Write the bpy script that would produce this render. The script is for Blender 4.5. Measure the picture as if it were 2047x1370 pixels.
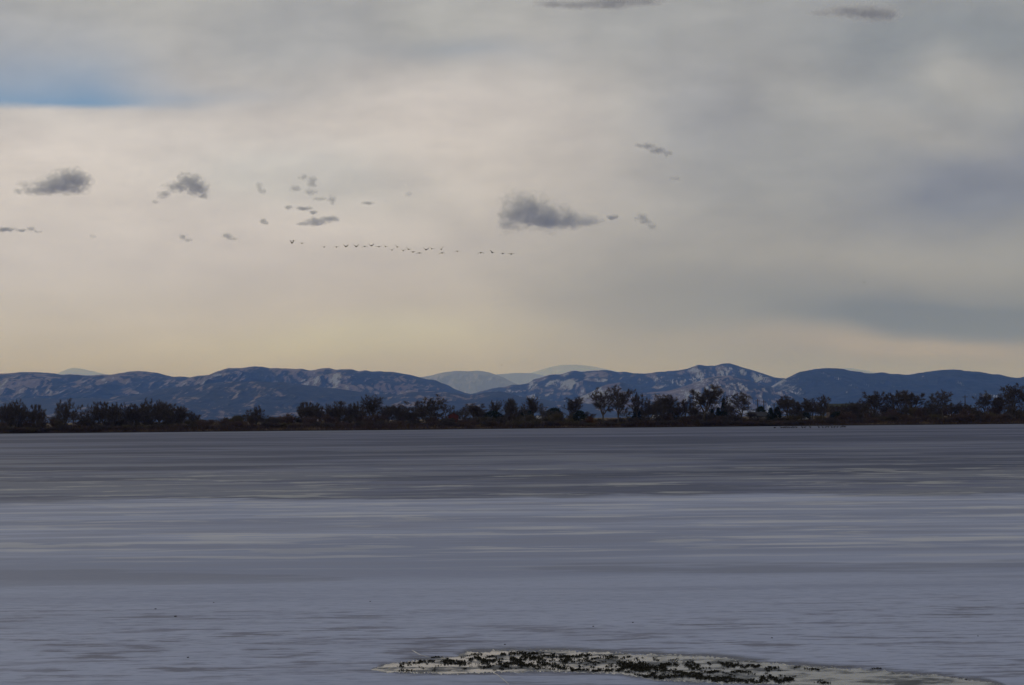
import bpy, bmesh, math, random
import numpy as np
from mathutils import Vector, Matrix, Euler

R = math.radians
scene = bpy.context.scene
COL = scene.collection
for o in list(bpy.data.objects):
    bpy.data.objects.remove(o)

# ------------------------------------------------------------------ camera
F = 4105.0                       # focal length in pixels of the 2047 px wide photograph
EYE = Vector((0, 0, 4.0))
PITCH, ROLL = R(2.12), R(0.55)
cam_d = bpy.data.cameras.new('camera')
cam = bpy.data.objects.new('camera', cam_d)
COL.objects.link(cam)
cam_d.sensor_width = 36.0
cam_d.lens = F / 2047.0 * 36.0
cam_d.clip_start = 0.5
cam_d.clip_end = 120000.0
cam.location = EYE
CAMROT = Euler((R(90) + PITCH, 0, 0)).to_matrix() @ Euler((0, 0, -ROLL)).to_matrix()
cam.rotation_euler = CAMROT.to_euler()
scene.camera = cam

def ray(px, py):
    return CAMROT @ Vector(((px - 1023.5) / F, -(py - 685.0) / F, -1.0))
def at(px, py, depth):
    d = ray(px, py)
    return EYE + d * (depth / d.y)
def ground(px, py, z=0.0):
    d = ray(px, py)
    return EYE + d * ((z - EYE.z) / d.z)
def azel(px, py):
    d = ray(px, py).normalized()
    return math.atan2(d.x, d.y), math.asin(d.z)

# ------------------------------------------------------------------ node helper
class S:
    """a socket with arithmetic"""
    def __init__(s, t, sock): s.t, s.s = t, sock
    def _m(s, op, *a):
        n = s.t.nodes.new('ShaderNodeMath'); n.operation = op
        for i, v in enumerate((s,) + a):
            if isinstance(v, S): s.t.links.new(v.s, n.inputs[i])
            else: n.inputs[i].default_value = v
        return S(s.t, n.outputs[0])
    def __add__(s, o): return s._m('ADD', o)
    def __sub__(s, o): return s._m('SUBTRACT', o)
    def __mul__(s, o): return s._m('MULTIPLY', o)
    def __truediv__(s, o): return s._m('DIVIDE', o)
    def pow(s, o): return s._m('POWER', o)
    def sqrt(s): return s._m('SQRT')
    def exp(s): return s._m('EXPONENT')
    def abs(s): return s._m('ABSOLUTE')
    def max(s, o): return s._m('MAXIMUM', o)
    def min(s, o): return s._m('MINIMUM', o)
    def inv(s): return (s * -1.0) + 1.0
    def clamp(s): return s.max(0.0).min(1.0)
    def smooth(s, lo, hi):
        n = s.t.nodes.new('ShaderNodeMapRange'); n.interpolation_type = 'SMOOTHSTEP'
        s.t.links.new(s.s, n.inputs['Value'])
        if lo > hi:
            n.inputs['From Min'].default_value = hi; n.inputs['From Max'].default_value = lo
            n.inputs['To Min'].default_value = 1; n.inputs['To Max'].default_value = 0
        else:
            n.inputs['From Min'].default_value = lo; n.inputs['From Max'].default_value = hi
        return S(s.t, n.outputs['Result'])

def comb(t, x, y, z=0.0):
    n = t.nodes.new('ShaderNodeCombineXYZ')
    for i, v in enumerate((x, y, z)):
        if isinstance(v, S): t.links.new(v.s, n.inputs[i])
        else: n.inputs[i].default_value = v
    return S(t, n.outputs[0])
def sep(t, v):
    n = t.nodes.new('ShaderNodeSeparateXYZ'); t.links.new(v.s, n.inputs[0])
    return tuple(S(t, n.outputs[i]) for i in range(3))
def noise(t, vec, scale, detail=4.0, rough=0.55, dist=0.0):
    n = t.nodes.new('ShaderNodeTexNoise')
    n.inputs['Scale'].default_value = scale; n.inputs['Detail'].default_value = detail
    n.inputs['Roughness'].default_value = rough; n.inputs['Distortion'].default_value = dist
    t.links.new(vec.s, n.inputs['Vector'])
    return S(t, n.outputs[0])
def noise2d(t, vec, scale, detail=4.0, rough=0.55):
    r = noise(t, vec, scale, detail, rough); r.s.node.noise_dimensions = '2D'
    return r
def mixc(t, fac, a, b):
    n = t.nodes.new('ShaderNodeMix'); n.data_type = 'RGBA'; n.clamp_factor = True
    for k, v in ((0, fac), (6, a), (7, b)):
        if isinstance(v, S): t.links.new(v.s, n.inputs[k])
        elif k == 0: n.inputs[k].default_value = v
        else: n.inputs[k].default_value = (*v, 1.0)
    return S(t, n.outputs[2])
def scalec(t, col, fac):
    n = t.nodes.new('ShaderNodeVectorMath'); n.operation = 'SCALE'
    t.links.new(col.s, n.inputs[0])
    if isinstance(fac, S): t.links.new(fac.s, n.inputs['Scale'])
    else: n.inputs['Scale'].default_value = fac
    return S(t, n.outputs[0])

# ------------------------------------------------------------------ sun
SUN_AZ, SUN_EL = R(-32), R(24)        # behind the cloud, ahead and to the left
sun_d = bpy.data.lights.new('sun', 'SUN')
sun_d.energy = 0.6; sun_d.angle = R(14); sun_d.color = (1.0, 0.93, 0.82)
sun = bpy.data.objects.new('sun', sun_d); COL.objects.link(sun)
sdir = Vector((math.sin(SUN_AZ) * math.cos(SUN_EL), math.cos(SUN_AZ) * math.cos(SUN_EL), math.sin(SUN_EL)))
sun.rotation_euler = sdir.to_track_quat('Z', 'Y').to_euler()

# ------------------------------------------------------------------ world: blue sky under a broken overcast
world = bpy.data.worlds.new('World'); scene.world = world; world.use_nodes = True
wt = world.node_tree
wt.nodes.clear()
wout = wt.nodes.new('ShaderNodeOutputWorld'); wbg = wt.nodes.new('ShaderNodeBackground')
wt.links.new(wbg.outputs[0], wout.inputs[0])
sky = wt.nodes.new('ShaderNodeTexSky'); sky.sky_type = 'NISHITA'; sky.sun_disc = False
sky.sun_elevation = SUN_EL; sky.sun_rotation = SUN_AZ + 0.0; sky.altitude = 1600; sky.air_density = 0.8; sky.dust_density = 0.0; sky.ozone_density = 4.0
clear = scalec(wt, S(wt, sky.outputs[0]), 0.06)      # strength of the sky texture
tc = S(wt, wt.nodes.new('ShaderNodeTexCoord').outputs['Generated'])
dx, dy, dz = sep(wt, tc)
K = F / 1000.0
U = dx._m('ARCTAN2', dy) * K            # kilopixels of bearing / elevation
V = dz._m('ARCSINE') * K
def noise2(vec, scale, detail, rough=0.5):
    n = wt.nodes.new('ShaderNodeTexNoise'); n.noise_dimensions = '2D'
    n.inputs['Scale'].default_value = scale; n.inputs['Detail'].default_value = detail; n.inputs['Roughness'].default_value = rough
    wt.links.new(vec.s, n.inputs['Vector'])
    return n
wn = noise2(comb(wt, U * 0.8 + 3.1, V * 1.6), 1.6, 3)
wr, wg, wb = sep(wt, S(wt, wn.outputs['Color']))
w1, w2 = wr - 0.5, wg - 0.5
UW, VW = U + w1 * 0.20, V + w2 * 0.10
PW = comb(wt, UW, VW)
def blob(px, py, rx, ry, rot=0.0):
    a, e = azel(px, py)
    m = wt.nodes.new('ShaderNodeMapping'); m.vector_type = 'TEXTURE'
    m.inputs['Location'].default_value = (a * K, e * K, 0)
    m.inputs['Rotation'].default_value = (0, 0, R(rot))
    m.inputs['Scale'].default_value = (rx * 0.0021, ry * 0.0021, 1)
    wt.links.new(PW.s, m.inputs[0])
    g = wt.nodes.new('ShaderNodeTexGradient'); g.gradient_type = 'QUADRATIC_SPHERE'
    wt.links.new(m.outputs[0], g.inputs[0])
    return S(wt, g.outputs['Fac'])
# large soft variation of the whole overcast, in the plane of the cloud deck
nbig = S(wt, noise2(comb(wt, U * 0.55 + 1.0, V * 0.9), 1.1, 3).outputs[0])
deck = mixc(wt, nbig.smooth(0.33, 0.67), (0.302, 0.318, 0.355), (0.43, 0.43, 0.430))
cloudc = deck
for px, py, rx, ry, rot, colr, amp in (
        (150, 400, 1000, 250, 0, (0.672, 0.632, 0.670), 0.97),
        (150, 620, 1050, 190, 0, (0.571, 0.550, 0.655), 0.95),
        (1000, 310, 380, 190, -18, (0.616, 0.576, 0.599), 0.90),
        (1020, 570, 580, 130, 0, (0.533, 0.504, 0.570), 0.80),
        (600, 360, 230, 60, -8, (0.532, 0.538, 0.591), 0.7),
        (620, 70, 300, 100, 0, (0.348, 0.361, 0.396), 0.75),
        (1250, 60, 160, 70, 0, (0.330, 0.340, 0.362), 0.6),
        (900, 70, 130, 80, 0, (0.410, 0.416, 0.424), 0.6),
        (1660, 290, 470, 330, 0, (0.327, 0.336, 0.366), 0.9),
        (1560, 540, 480, 110, 0, (0.344, 0.342, 0.360), 0.85),
        (1980, 360, 250, 80, 6, (0.210, 0.227, 0.292), 0.9),
        (1380, 240, 130, 110, 0, (0.328, 0.337, 0.384), 0.6),
        (1900, 645, 470, 66, -4, (0.194, 0.212, 0.242), 0.95),
        (1900, 60, 260, 80, 0, (0.240, 0.265, 0.299), 0.75),
        (1940, 145, 90, 50, -30, (0.429, 0.427, 0.438), 0.65),
        (1830, 240, 170, 36, -20, (0.399, 0.397, 0.415), 0.6),
        (1560, 140, 130, 60, -15, (0.400, 0.402, 0.420), 0.5),
        (1800, 694, 330, 22, -5, (0.413, 0.379, 0.392), 0.85),
        (700, 676, 330, 42, 3, (0.566, 0.561, 0.591), 0.85)):
    cloudc = mixc(wt, (blob(px, py, rx, ry, rot) * (amp * 1.7)).min(amp), cloudc, colr)
# creamy band low over the mountains all along the horizon
cloudc = mixc(wt, V.smooth(0.17, 0.05) * 0.5, cloudc, (0.445, 0.432, 0.585))
# fine relief: wisps drawn out along the horizon, hanging streaks higher up
nf = S(wt, noise2(comb(wt, UW, VW * 3.2), 3.0, 4, 0.55).outputs[0])
nv = S(wt, noise2(comb(wt, UW * 2.6 - V * 0.8 + 7.0, VW * 0.9), 2.4, 4, 0.55).outputs[0])
ng = S(wt, noise2(comb(wt, UW * 1.7 + V * 2.2, VW * 5.0 - U * 0.9), 2.6, 5, 0.6).outputs[0])
relief = ((nf - 0.5) * 0.22 + (ng - 0.5) * 0.36 * V.smooth(0.12, 0.5) + (nv - 0.5) * 0.16 * V.smooth(0.25, 0.6)) + 1.0
cloudc = scalec(wt, cloudc, relief)
# gaps: the blue rift at the left above a sharp cloud top, and breaks overhead
a0, e0 = azel(0, 208)
edge = (V - e0 * K - 0.004) - U * 0.012 - (nf - 0.5) * 0.028
rift = edge.smooth(-0.006, 0.014) * ((edge / 0.095).max(0.0).pow(1.4) * -1.0).exp()
rift = rift * (U - azel(300, 190)[0] * K - w1 * 0.3).smooth(0.10, -0.22)
rift = rift * (wb.smooth(0.30, 0.60) * 0.25 + 0.75)
thin = blob(400, 190, 170, 20, 0) * 0.25 + blob(935, 118, 150, 26, 0) * 0.22
over = S(wt, noise2(comb(wt, dx / (dz.abs() + 0.25), dy / (dz.abs() + 0.25)), 1.4, 3).outputs[0]).smooth(0.50, 0.68) * V.smooth(0.95, 1.8) * 0.75
gap = (rift * 0.88 + thin + over).clamp()
skyc = mixc(wt, gap, cloudc, clear)
wt.links.new(skyc.s, wbg.inputs[0])
wbg.inputs[1].default_value = 1.0
world.cycles.sampling_method = 'MANUAL'; world.cycles.sample_map_resolution = 256

# ------------------------------------------------------------------ render settings
scene.view_settings.view_transform = 'Standard'; scene.view_settings.look = 'None'
scene.view_settings.exposure = 0.0; scene.view_settings.gamma = 1.0
scene.view_settings.use_curve_mapping = False
scene.cycles.use_denoising = True
scene.cycles.max_bounces = 6; scene.cycles.volume_bounces = 1; scene.cycles.transparent_max_bounces = 8
scene.render.film_transparent = False

# ------------------------------------------------------------------ object helpers
def tag(o, label=None, cat=None, group=None, kind=None):
    if label: o['label'] = label
    if cat: o['category'] = cat
    if group: o['group'] = group
    if kind: o['kind'] = kind
    return o
def link(name, mesh, parent=None, mat=None):
    o = bpy.data.objects.new(name, mesh); COL.objects.link(o)
    if parent: o.parent = parent
    if mat and not mesh.materials: mesh.materials.append(mat)
    return o
def mesh_from(name, v, f, smooth=False):
    m = bpy.data.meshes.new(name)
    m.from_pydata([tuple(p) for p in v], [], f); m.update()
    if smooth: m.polygons.foreach_set('use_smooth', [True] * len(m.polygons))
    return m
def empty(name, loc, rz=0.0):
    o = bpy.data.objects.new(name, None); COL.objects.link(o)
    o.location = loc; o.rotation_euler = (0, 0, rz); o.empty_display_size = 0.2
    return o
ORD = ['first', 'second', 'third', 'fourth', 'fifth', 'sixth', 'seventh', 'eighth', 'ninth', 'tenth', 'eleventh', 'twelfth',
       'thirteenth', 'fourteenth', 'fifteenth', 'sixteenth', 'seventeenth', 'eighteenth', 'nineteenth', 'twentieth',
       'twenty-first', 'twenty-second', 'twenty-third', 'twenty-fourth', 'twenty-fifth', 'twenty-sixth', 'twenty-seventh']

def words(n):
    if n <= 20: return ORD[n - 1]
    if n >= 100: return 'hundredth' if n == 100 else 'hundred and ' + words(n - 100)
    tens = {2: 'twent', 3: 'thirt', 4: 'fort', 5: 'fift', 6: 'sixt', 7: 'sevent', 8: 'eight', 9: 'ninet'}[n // 10]
    return tens + ('ieth' if n % 10 == 0 else 'y-' + ORD[n % 10 - 1])
def mat_new(name):
    m = bpy.data.materials.new(name); m.use_nodes = True
    t = m.node_tree; b = t.nodes['Principled BSDF']
    return m, t, b
def simple(name, c, rough=0.85, var=0.25, scale=3.0, spec=0.25):
    m, t, b = mat_new(name)
    p = S(t, t.nodes.new('ShaderNodeTexCoord').outputs['Object'])
    n = noise(t, p, scale, 5).smooth(0.25, 0.75)
    lo = tuple(x * (1 - var) for x in c); hi = tuple(min(1, x * (1 + var)) for x in c)
    t.links.new(mixc(t, n, lo, hi).s, b.inputs['Base Color'])
    b.inputs['Roughness'].default_value = rough; b.inputs['Specular IOR Level'].default_value = spec
    return m

# numpy value noise
def vnoise(x, y, seed):
    xi = np.floor(x).astype(np.int64); yi = np.floor(y).astype(np.int64)
    fx = x - xi; fy = y - yi
    fx = fx * fx * (3 - 2 * fx); fy = fy * fy * (3 - 2 * fy)
    def h(a, b):
        k = (a * 374761393 + b * 668265263 + seed * 974634777) & 0xFFFFFFFF
        k = ((k ^ (k >> 13)) * 1274126177) & 0xFFFFFFFF
        return ((k ^ (k >> 16)) & 0xFFFF) / 65535.0
    return (h(xi, yi) * (1 - fx) + h(xi + 1, yi) * fx) * (1 - fy) + (h(xi, yi + 1) * (1 - fx) + h(xi + 1, yi + 1) * fx) * fy
def fbm(x, y, seed, octv=5):
    a, s, tot = 0.5, 0.0, 0.0
    for i in range(octv):
        s = s + a * vnoise(x, y, seed + i * 17); tot += a
        x, y, a = x * 2.03 + 5.1, y * 2.03 + 1.7, a * 0.5
    return s / tot
def ridged(x, y, seed, octv=4):
    a, s, tot = 0.5, 0.0, 0.0
    for i in range(octv):
        s = s + a * (1 - np.abs(2 * vnoise(x, y, seed + i * 31) - 1)); tot += a
        x, y, a = x * 2.1 + 3.3, y * 2.1 + 7.7, a * 0.5
    return s / tot

# ------------------------------------------------------------------ ground sheet and frozen lake
SHORE = 800.0
def shore_y(x): return SHORE + 3.0 * math.sin(x * 0.021) + 1.6 * math.sin(x * 0.067 + 1.0) + 0.8 * math.sin(x * 0.19)
def land_z(x, y):
    s = y - shore_y(x)
    if s < -4: return -0.8
    if s < 4: return -0.8 + (s + 4) / 8 * 1.7
    if s < 34: return 0.9 + (s - 4) / 30 * 1.7 + 0.15 * math.sin(x * 0.13)
    return 2.6 + 0.15 * math.sin(x * 0.13) + min(0.9, (s - 34) * 0.004)
xs = [-44000, -9000, -3000, -1200, -700] + list(np.arange(-420, 421, 4.0)) + [700, 1200, 3000, 9000, 44000]
offs = [-3000, -860, -200, -30, -8, -4, -2, 0, 2, 4, 7, 11, 16, 22, 28, 34, 45, 60, 90, 150, 400, 1200, 4000, 12000, 40000, 103000]
gv, gf = [], []
for s in offs:
    for x in xs:
        y = shore_y(x) + s
        gv.append((x, y, land_z(x, y) + (0.05 * math.sin(x * 1.3 + s) if 0 < s < 60 else 0)))
nx = len(xs)
for j in range(len(offs) - 1):
    for i in range(nx - 1):
        a = j * nx + i
        gf.append((a, a + 1, a + nx + 1, a + nx))
m_land, t, b = mat_new('winter_grass')
p = S(t, t.nodes.new('ShaderNodeTexCoord').outputs['Object'])
px_, py_, pz_ = sep(t, p)
n1 = noise(t, comb(t, px_ * 0.08, py_ * 0.05, 0), 1.0, 6, 0.6); n2 = noise(t, p, 0.9, 5)
c = mixc(t, n1.smooth(0.38, 0.62), (0.055, 0.040, 0.028), (0.150, 0.105, 0.058))
c = mixc(t, n2.smooth(0.5, 0.7) * 0.5, c, (0.09, 0.075, 0.035))
c = mixc(t, pz_.smooth(0.75, 0.2), c, (0.030, 0.025, 0.023))       # wet mud at the ice edge
t.links.new(c.s, b.inputs['Base Color']); b.inputs['Roughness'].default_value = 0.95; b.inputs['Specular IOR Level'].default_value = 0.1
tag(link('ground', mesh_from('ground', gv, gf), None, m_land), 'brown winter grassland behind the far lake shore', kind='structure')

m_ice, t, b = mat_new('lake_ice')
p = S(t, t.nodes.new('ShaderNodeTexCoord').outputs['Object'])
X, Y, _ = sep(t, p)
e1 = noise2d(t, comb(t, X * 0.045 + 7.3, Y * 0.02 + 0), 1.0, 5, 0.6)
sA = noise2d(t, comb(t, X * 0.10 + 27.3, Y * 0.55 + 2.0), 1.0, 6, 0.62)                # metre-wide streaks
sB = noise2d(t, comb(t, X * 0.016 + 57.3, Y * 0.10 + 5.0), 1.0, 6, 0.6)                # broad bands
sC = noise2d(t, comb(t, X * 0.006 + 87.3, Y * 0.022 + 8.0), 1.0, 7, 0.62)              # far bands
sD = noise2d(t, comb(t, X * 0.55 + 117.3, Y * 1.9 + 11.0), 1.0, 6, 0.65)                # fine scuffs close by
sF = noise2d(t, comb(t, X * 0.035 + 41.3, Y * 0.12 + 3.0), 1.0, 5, 0.6)
sG = noise2d(t, comb(t, X * 0.16 + 11.3, Y * 0.26 + 9.0), 1.0, 5, 0.62)
sH = noise2d(t, comb(t, X * 0.035 + 71.3, Y * 0.07 + 1.0), 1.0, 6, 0.62)
sE = noise2d(t, comb(t, X * 2.2 + 217.3, Y * 6.0 + 21.0), 1.0, 4, 0.6)
zone = (Y + (e1 - 0.5) * 20.0 + (sG - 0.5) * 9.0 - X * 0.02).smooth(101.0, 106.0)            # far side: bare grey ice; near side: frosted
near = mixc(t, sB.smooth(0.38, 0.62), (0.256, 0.288, 0.398), (0.348, 0.386, 0.516))
near = mixc(t, sA.smooth(0.50, 0.38) * Y.smooth(40, 75) * 0.55, near, (0.235, 0.25, 0.32))
near = mixc(t, sA.smooth(0.53, 0.66) * Y.smooth(50, 66) * 0.80, near, (0.50, 0.505, 0.54))
near = mixc(t, sF.smooth(0.545, 0.60) * Y.smooth(47, 53) * Y.smooth(64, 58) * 0.55, near, (0.19, 0.205, 0.265))
near = mixc(t, sG.smooth(0.56, 0.66) * Y.smooth(56, 70) * 0.5, near, (0.52, 0.52, 0.53))
near = mixc(t, sH.smooth(0.45, 0.36) * 0.45, near, (0.235, 0.255, 0.345))
near = mixc(t, sD.smooth(0.50, 0.36) * sF.smooth(0.40, 0.56) * Y.smooth(48, 42) * 0.9, near, (0.15, 0.155, 0.205))
near = mixc(t, sE.smooth(0.46, 0.34) * Y.smooth(60, 40) * 0.45, near, (0.205, 0.22, 0.29))
near = mixc(t, sE.smooth(0.54, 0.68) * Y.smooth(60, 40) * 0.35, near, (0.46, 0.485, 0.60))
far = mixc(t, sC.smooth(0.43, 0.57), (0.054, 0.066, 0.122), (0.136, 0.154, 0.236))
far = mixc(t, sB.smooth(0.42, 0.58) * 0.5, far, (0.066, 0.077, 0.124))
far = mixc(t, sA.smooth(0.47, 0.62) * Y.smooth(330, 150) * sB.smooth(0.56, 0.46) * 0.6, far, (0.185, 0.20, 0.25))
far = mixc(t, sA.smooth(0.51, 0.62) * Y.smooth(165, 125) * sF.smooth(0.42, 0.54) * 0.5, far, (0.36, 0.365, 0.365))  # pale streaks: sky reflected by smooth patches, put into the colour
far = mixc(t, sH.smooth(0.48, 0.60) * Y.smooth(420, 200) * 0.65, far, (0.190, 0.205, 0.255))
far = mixc(t, sH.smooth(0.47, 0.38) * 0.5, far, (0.050, 0.060, 0.100))
far = mixc(t, sG.smooth(0.54, 0.64) * Y.smooth(210, 135) * sF.smooth(0.40, 0.52) * 0.8, far, (0.37, 0.375, 0.375))  # more reflected sky laid in as pale streak colour
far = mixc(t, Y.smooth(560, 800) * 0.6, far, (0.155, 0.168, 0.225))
icec = mixc(t, zone, near, far)
t.links.new(icec.s, b.inputs['Base Color'])
rg = (sA * 0.2 + 0.52)
t.links.new(rg.s, b.inputs['Roughness']); b.inputs['Specular IOR Level'].default_value = 0.04
bm = t.nodes.new('ShaderNodeBump'); bm.inputs['Strength'].default_value = 0.35; bm.inputs['Distance'].default_value = 0.03
t.links.new((sD * 0.7 + sE * 0.3).s, bm.inputs['Height']); t.links.new(bm.outputs[0], b.inputs['Normal'])
iv, jf = [], []
IX = [-2500, -600] + list(np.arange(-300, 301, 6.0)) + [600, 2500]
for x in IX:
    iv += [(x, -400.0, 0.0), (x, SHORE + 6.0, 0.0)]
for i in range(len(IX) - 1):
    jf.append((2 * i, 2 * i + 2, 2 * i + 3, 2 * i + 1))
tag(link('lake_ice', mesh_from('lake_ice', iv, jf), None, m_ice), 'grey frozen lake with pale streaked ice in front and darker ice beyond', kind='structure')

# ------------------------------------------------------------------ mountains
def mountain_mat(name, open_, snow, pale=0.0, seed=0.0):
    m, t, b = mat_new(name)
    p = scalec(t, S(t, t.nodes.new('ShaderNodeTexCoord').outputs['Object']), 0.5)
    nrm = t.nodes.new('ShaderNodeNewGeometry')
    nx_, ny_, nz_ = sep(t, S(t, nrm.outputs['True Normal']))
    x, y, z = sep(t, p)
    q = comb(t, x + seed * 977.0, y * 0.6, z * 2.0)
    na = noise(t, q, 1 / 480.0, 7, 0.68); nb = noise(t, q, 1 / 150.0, 6, 0.66); nc = noise(t, q, 1 / 48.0, 4, 0.65)
    opn = (na * 0.75 + nb * 0.6 + nc * 0.30 - nx_ * 0.45).smooth(1.00 - open_, 1.09 - open_)
    sn = (nb * 0.55 + nc * 0.60 + na * 0.10 - nx_ * 0.75 + z * 0.00020).smooth(0.98 - snow, 1.10 - snow)
    forest = mixc(t, nc.smooth(0.3, 0.7), (0.012, 0.020, 0.018), (0.028, 0.036, 0.031))
    field = mixc(t, nb.smooth(0.35, 0.65), (0.135, 0.104, 0.090), (0.230, 0.184, 0.153))
    c = mixc(t, opn * 0.85, forest, field)
    c = mixc(t, sn * opn.max(0.25), c, (0.33, 0.34, 0.365))
    if pale: c = mixc(t, pale, c, (0.86, 0.86, 0.84))  # snowy tint that also puts the far peaks' haze into the base colour
    t.links.new(c.s, b.inputs['Base Color'])
    b.inputs['Roughness'].default_value = 0.95; b.inputs['Specular IOR Level'].default_value = 0.05
    return m
MS = 2.0          # the range stands about 28 km away
def ridge(name, label, pts, D, front, back, mat, seed, spur=700.0, amp=0.38, nt=96, jag=4.5, step=9.0):
    pts = sorted(pts); D *= MS; front *= MS; back *= MS; spur *= MS; jag *= MS; step *= MS
    W = [at(x, y, D) for x, y in pts]
    X = np.arange(W[0].x, W[-1].x + step, step * D / (14000.0 * MS))
    zc = np.interp(X, [w.x for w in W], [w.z for w in W])
    k = np.ones(5) / 5; zs = np.convolve(np.pad(zc, 2, mode='edge'), k, 'valid')
    zc = zs + (fbm(X / 110.0, X * 0 + seed, seed, 4) - 0.5) * jag * 2
    ts = np.concatenate([np.linspace(0, 1, nt), 1 + np.linspace(0, 1, 10)[1:]])
    v, f = [], []
    P = np.zeros((len(ts), len(X), 3))
    for j, s in enumerate(ts):
        y = D - front * (1 - s) if s <= 1 else D + back * (s - 1)
        wob = (fbm(X / 1800.0, X * 0 + y / 1800.0, seed + 3, 3) - 0.5) * 1000.0
        rn = ridged((X + wob) / spur, X * 0 + y / (spur * 2.6), seed, 5)
        r2 = ridged(X / 420.0 + wob / 300.0, X * 0 + y / 900.0, seed + 9, 4)
        if s <= 1:
            e = 4 * s * (1 - s)
            h = s ** 1.15 + amp * (rn - 0.62) * min(1.0, e * 1.3) * 1.5 + 0.17 * (r2 - 0.6) * min(1, e * 1.9)
            z = -6 + (zc + 6) * np.minimum(h, 0.35 + 0.65 * s ** 0.8)
            if s == 0: z = X * 0 - 8
        else:
            z = zc * (1 - (s - 1) ** 1.2)
        P[j, :, 0], P[j, :, 1], P[j, :, 2] = X, y, z
    n = len(X)
    v = P.reshape(-1, 3).tolist()
    f = [(j * n + i, j * n + i + 1, (j + 1) * n + i + 1, (j + 1) * n + i) for j in range(len(ts) - 1) for i in range(n - 1)]
    me = mesh_from(name, v, f)
    return tag(link(name, me, None, mat), label, kind='structure')

EXT_L = [(-420, 790), (-300, 765), (-160, 752), (-60, 750)]
B_PTS = EXT_L + [(0, 747), (30, 745), (60, 744), (90, 745), (125, 749), (180, 750), (235, 748), (250, 744), (265, 742), (295, 743), (320, 747),
         (345, 753), (380, 754), (420, 749), (435, 743), (450, 737), (480, 736), (510, 733), (540, 735.5), (600, 737.5), (622, 741), (640, 737),
         (655, 735.5), (672, 739), (700, 738), (718, 743), (729, 740), (745, 744), (760, 741.5), (795, 746), (820, 750), (850, 758), (868, 759),
         (890, 769), (915, 780), (940, 788), (960, 797), (1000, 812), (1060, 832)]
A_PTS = [(-400, 812), (-200, 800), (-80, 806), (0, 803), (40, 797), (75, 794), (110, 797), (170, 797), (230, 798), (280, 788), (310, 779), (340, 776), (400, 770),
         (440, 765), (460, 764), (520, 763), (580, 765), (640, 774), (700, 780), (750, 788), (800, 788), (830, 783), (865, 782), (890, 784), (935, 791),
         (970, 784), (1000, 783), (1040, 793), (1100, 801), (1180, 808), (1300, 818), (1400, 830)]
C_PTS = [(860, 826), (930, 790), (960, 783), (985, 777), (1010, 773), (1025, 769), (1055, 768), (1065, 758), (1080, 756), (1095, 751), (1110, 747.5), (1120, 749),
         (1150, 740.5), (1163, 744), (1180, 742), (1215, 740), (1235, 745), (1255, 743), (1265, 747), (1290, 747), (1310, 745), (1335, 742), (1350, 741),
         (1375, 737), (1390, 731), (1398, 729), (1410, 732), (1430, 731), (1445, 727), (1456, 726), (1470, 729), (1488, 736), (1510, 742), (1530, 749),
         (1550, 755), (1570, 757), (1620, 768), (1700, 790), (1800, 815)]
D_PTS = [(1440, 832), (1500, 803), (1540, 776), (1560, 761), (1570, 757), (1580, 752), (1600, 744), (1620, 740), (1650, 736), (1670, 736), (1690, 739), (1710, 743),
         (1740, 746.5), (1760, 744.5), (1790, 748), (1815, 750), (1840, 745), (1865, 742), (1890, 739), (1905, 738.5), (1930, 742), (1965, 744),
         (1980, 748), (1995, 748), (2020, 755), (2035, 756), (2047, 752), (2100, 745), (2200, 750), (2400, 780), (2520, 800)]
E_PTS = [(1060, 828), (1130, 806), (1165, 793), (1190, 779), (1210, 770), (1235, 765), (1252, 767), (1270, 780), (1295, 785), (1335, 783), (1360, 775), (1395, 763),
         (1410, 757), (1440, 752), (1460, 750), (1490, 757), (1520, 767), (1560, 780), (1590, 792), (1640, 800), (1700, 808), (1780, 822)]
F_PTS = [(780, 790), (820, 757), (860, 751), (885, 745), (905, 742), (935, 742), (955, 741), (975, 744), (1000, 752), (1020, 762), (1060, 780), (1110, 810)]
G_PTS = [(920, 790), (960, 754), (1000, 748), (1030, 746), (1065, 746), (1085, 751), (1110, 758), (1160, 790)]
H1 = [(60, 800), (110, 749), (130, 740), (145, 735), (160, 737), (180, 741), (210, 748), (260, 790)]
H2 = [(1000, 780), (1040, 752), (1070, 743), (1095, 735), (1120, 730), (1150, 729), (1180, 732), (1205, 737), (1230, 742), (1270, 750), (1330, 790)]
H3 = [(1610, 790), (1660, 738), (1700, 736), (1730, 741), (1760, 747), (1810, 790)]
ridge('mountain_ridge', 'long blue forested foothill with tan meadows and a flat top, left half of the horizon', B_PTS, 14000, 3000, 2500,
      mountain_mat('foothill_left', 0.22, 0.02, seed=1), 11)
ridge('foothill', 'low dark forested foothill in front of the long left ridge', A_PTS, 10800, 1900, 1500, mountain_mat('foothill_front', 0.11, 0.0, seed=2), 23, amp=0.30, nt=72)
ridge('mountain_ridge', 'jagged highest mountain right of centre with snow near its summit', C_PTS, 15600, 2600, 2500,
      mountain_mat('peak_snowy', 0.10, 0.05, seed=3), 37)
ridge('mountain_ridge', 'smooth dark blue forested ridge at the right edge', D_PTS, 13400, 2300, 2500, mountain_mat('ridge_right', -0.06, 0.0, seed=4), 41, amp=0.26)
ridge('foothill', 'snow streaked bare foothill below the highest peak', E_PTS, 12400, 2000, 1600, mountain_mat('foothill_snow', 0.22, 0.10, seed=5), 59, spur=520.0, amp=0.42)
ridge('mountain', 'pale hazy mountain filling the gap left of the high peak', F_PTS, 24000, 2500, 2500, mountain_mat('far_hazed_frost', 0.05, -0.5, 0.40, 6), 61, nt=40)
ridge('mountain', 'paler hazy mountain at the right side of the gap', G_PTS, 34000, 2500, 2500, mountain_mat('far_hazed_snow', 0.05, -0.5, 0.58, 7), 67, nt=40)
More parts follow.
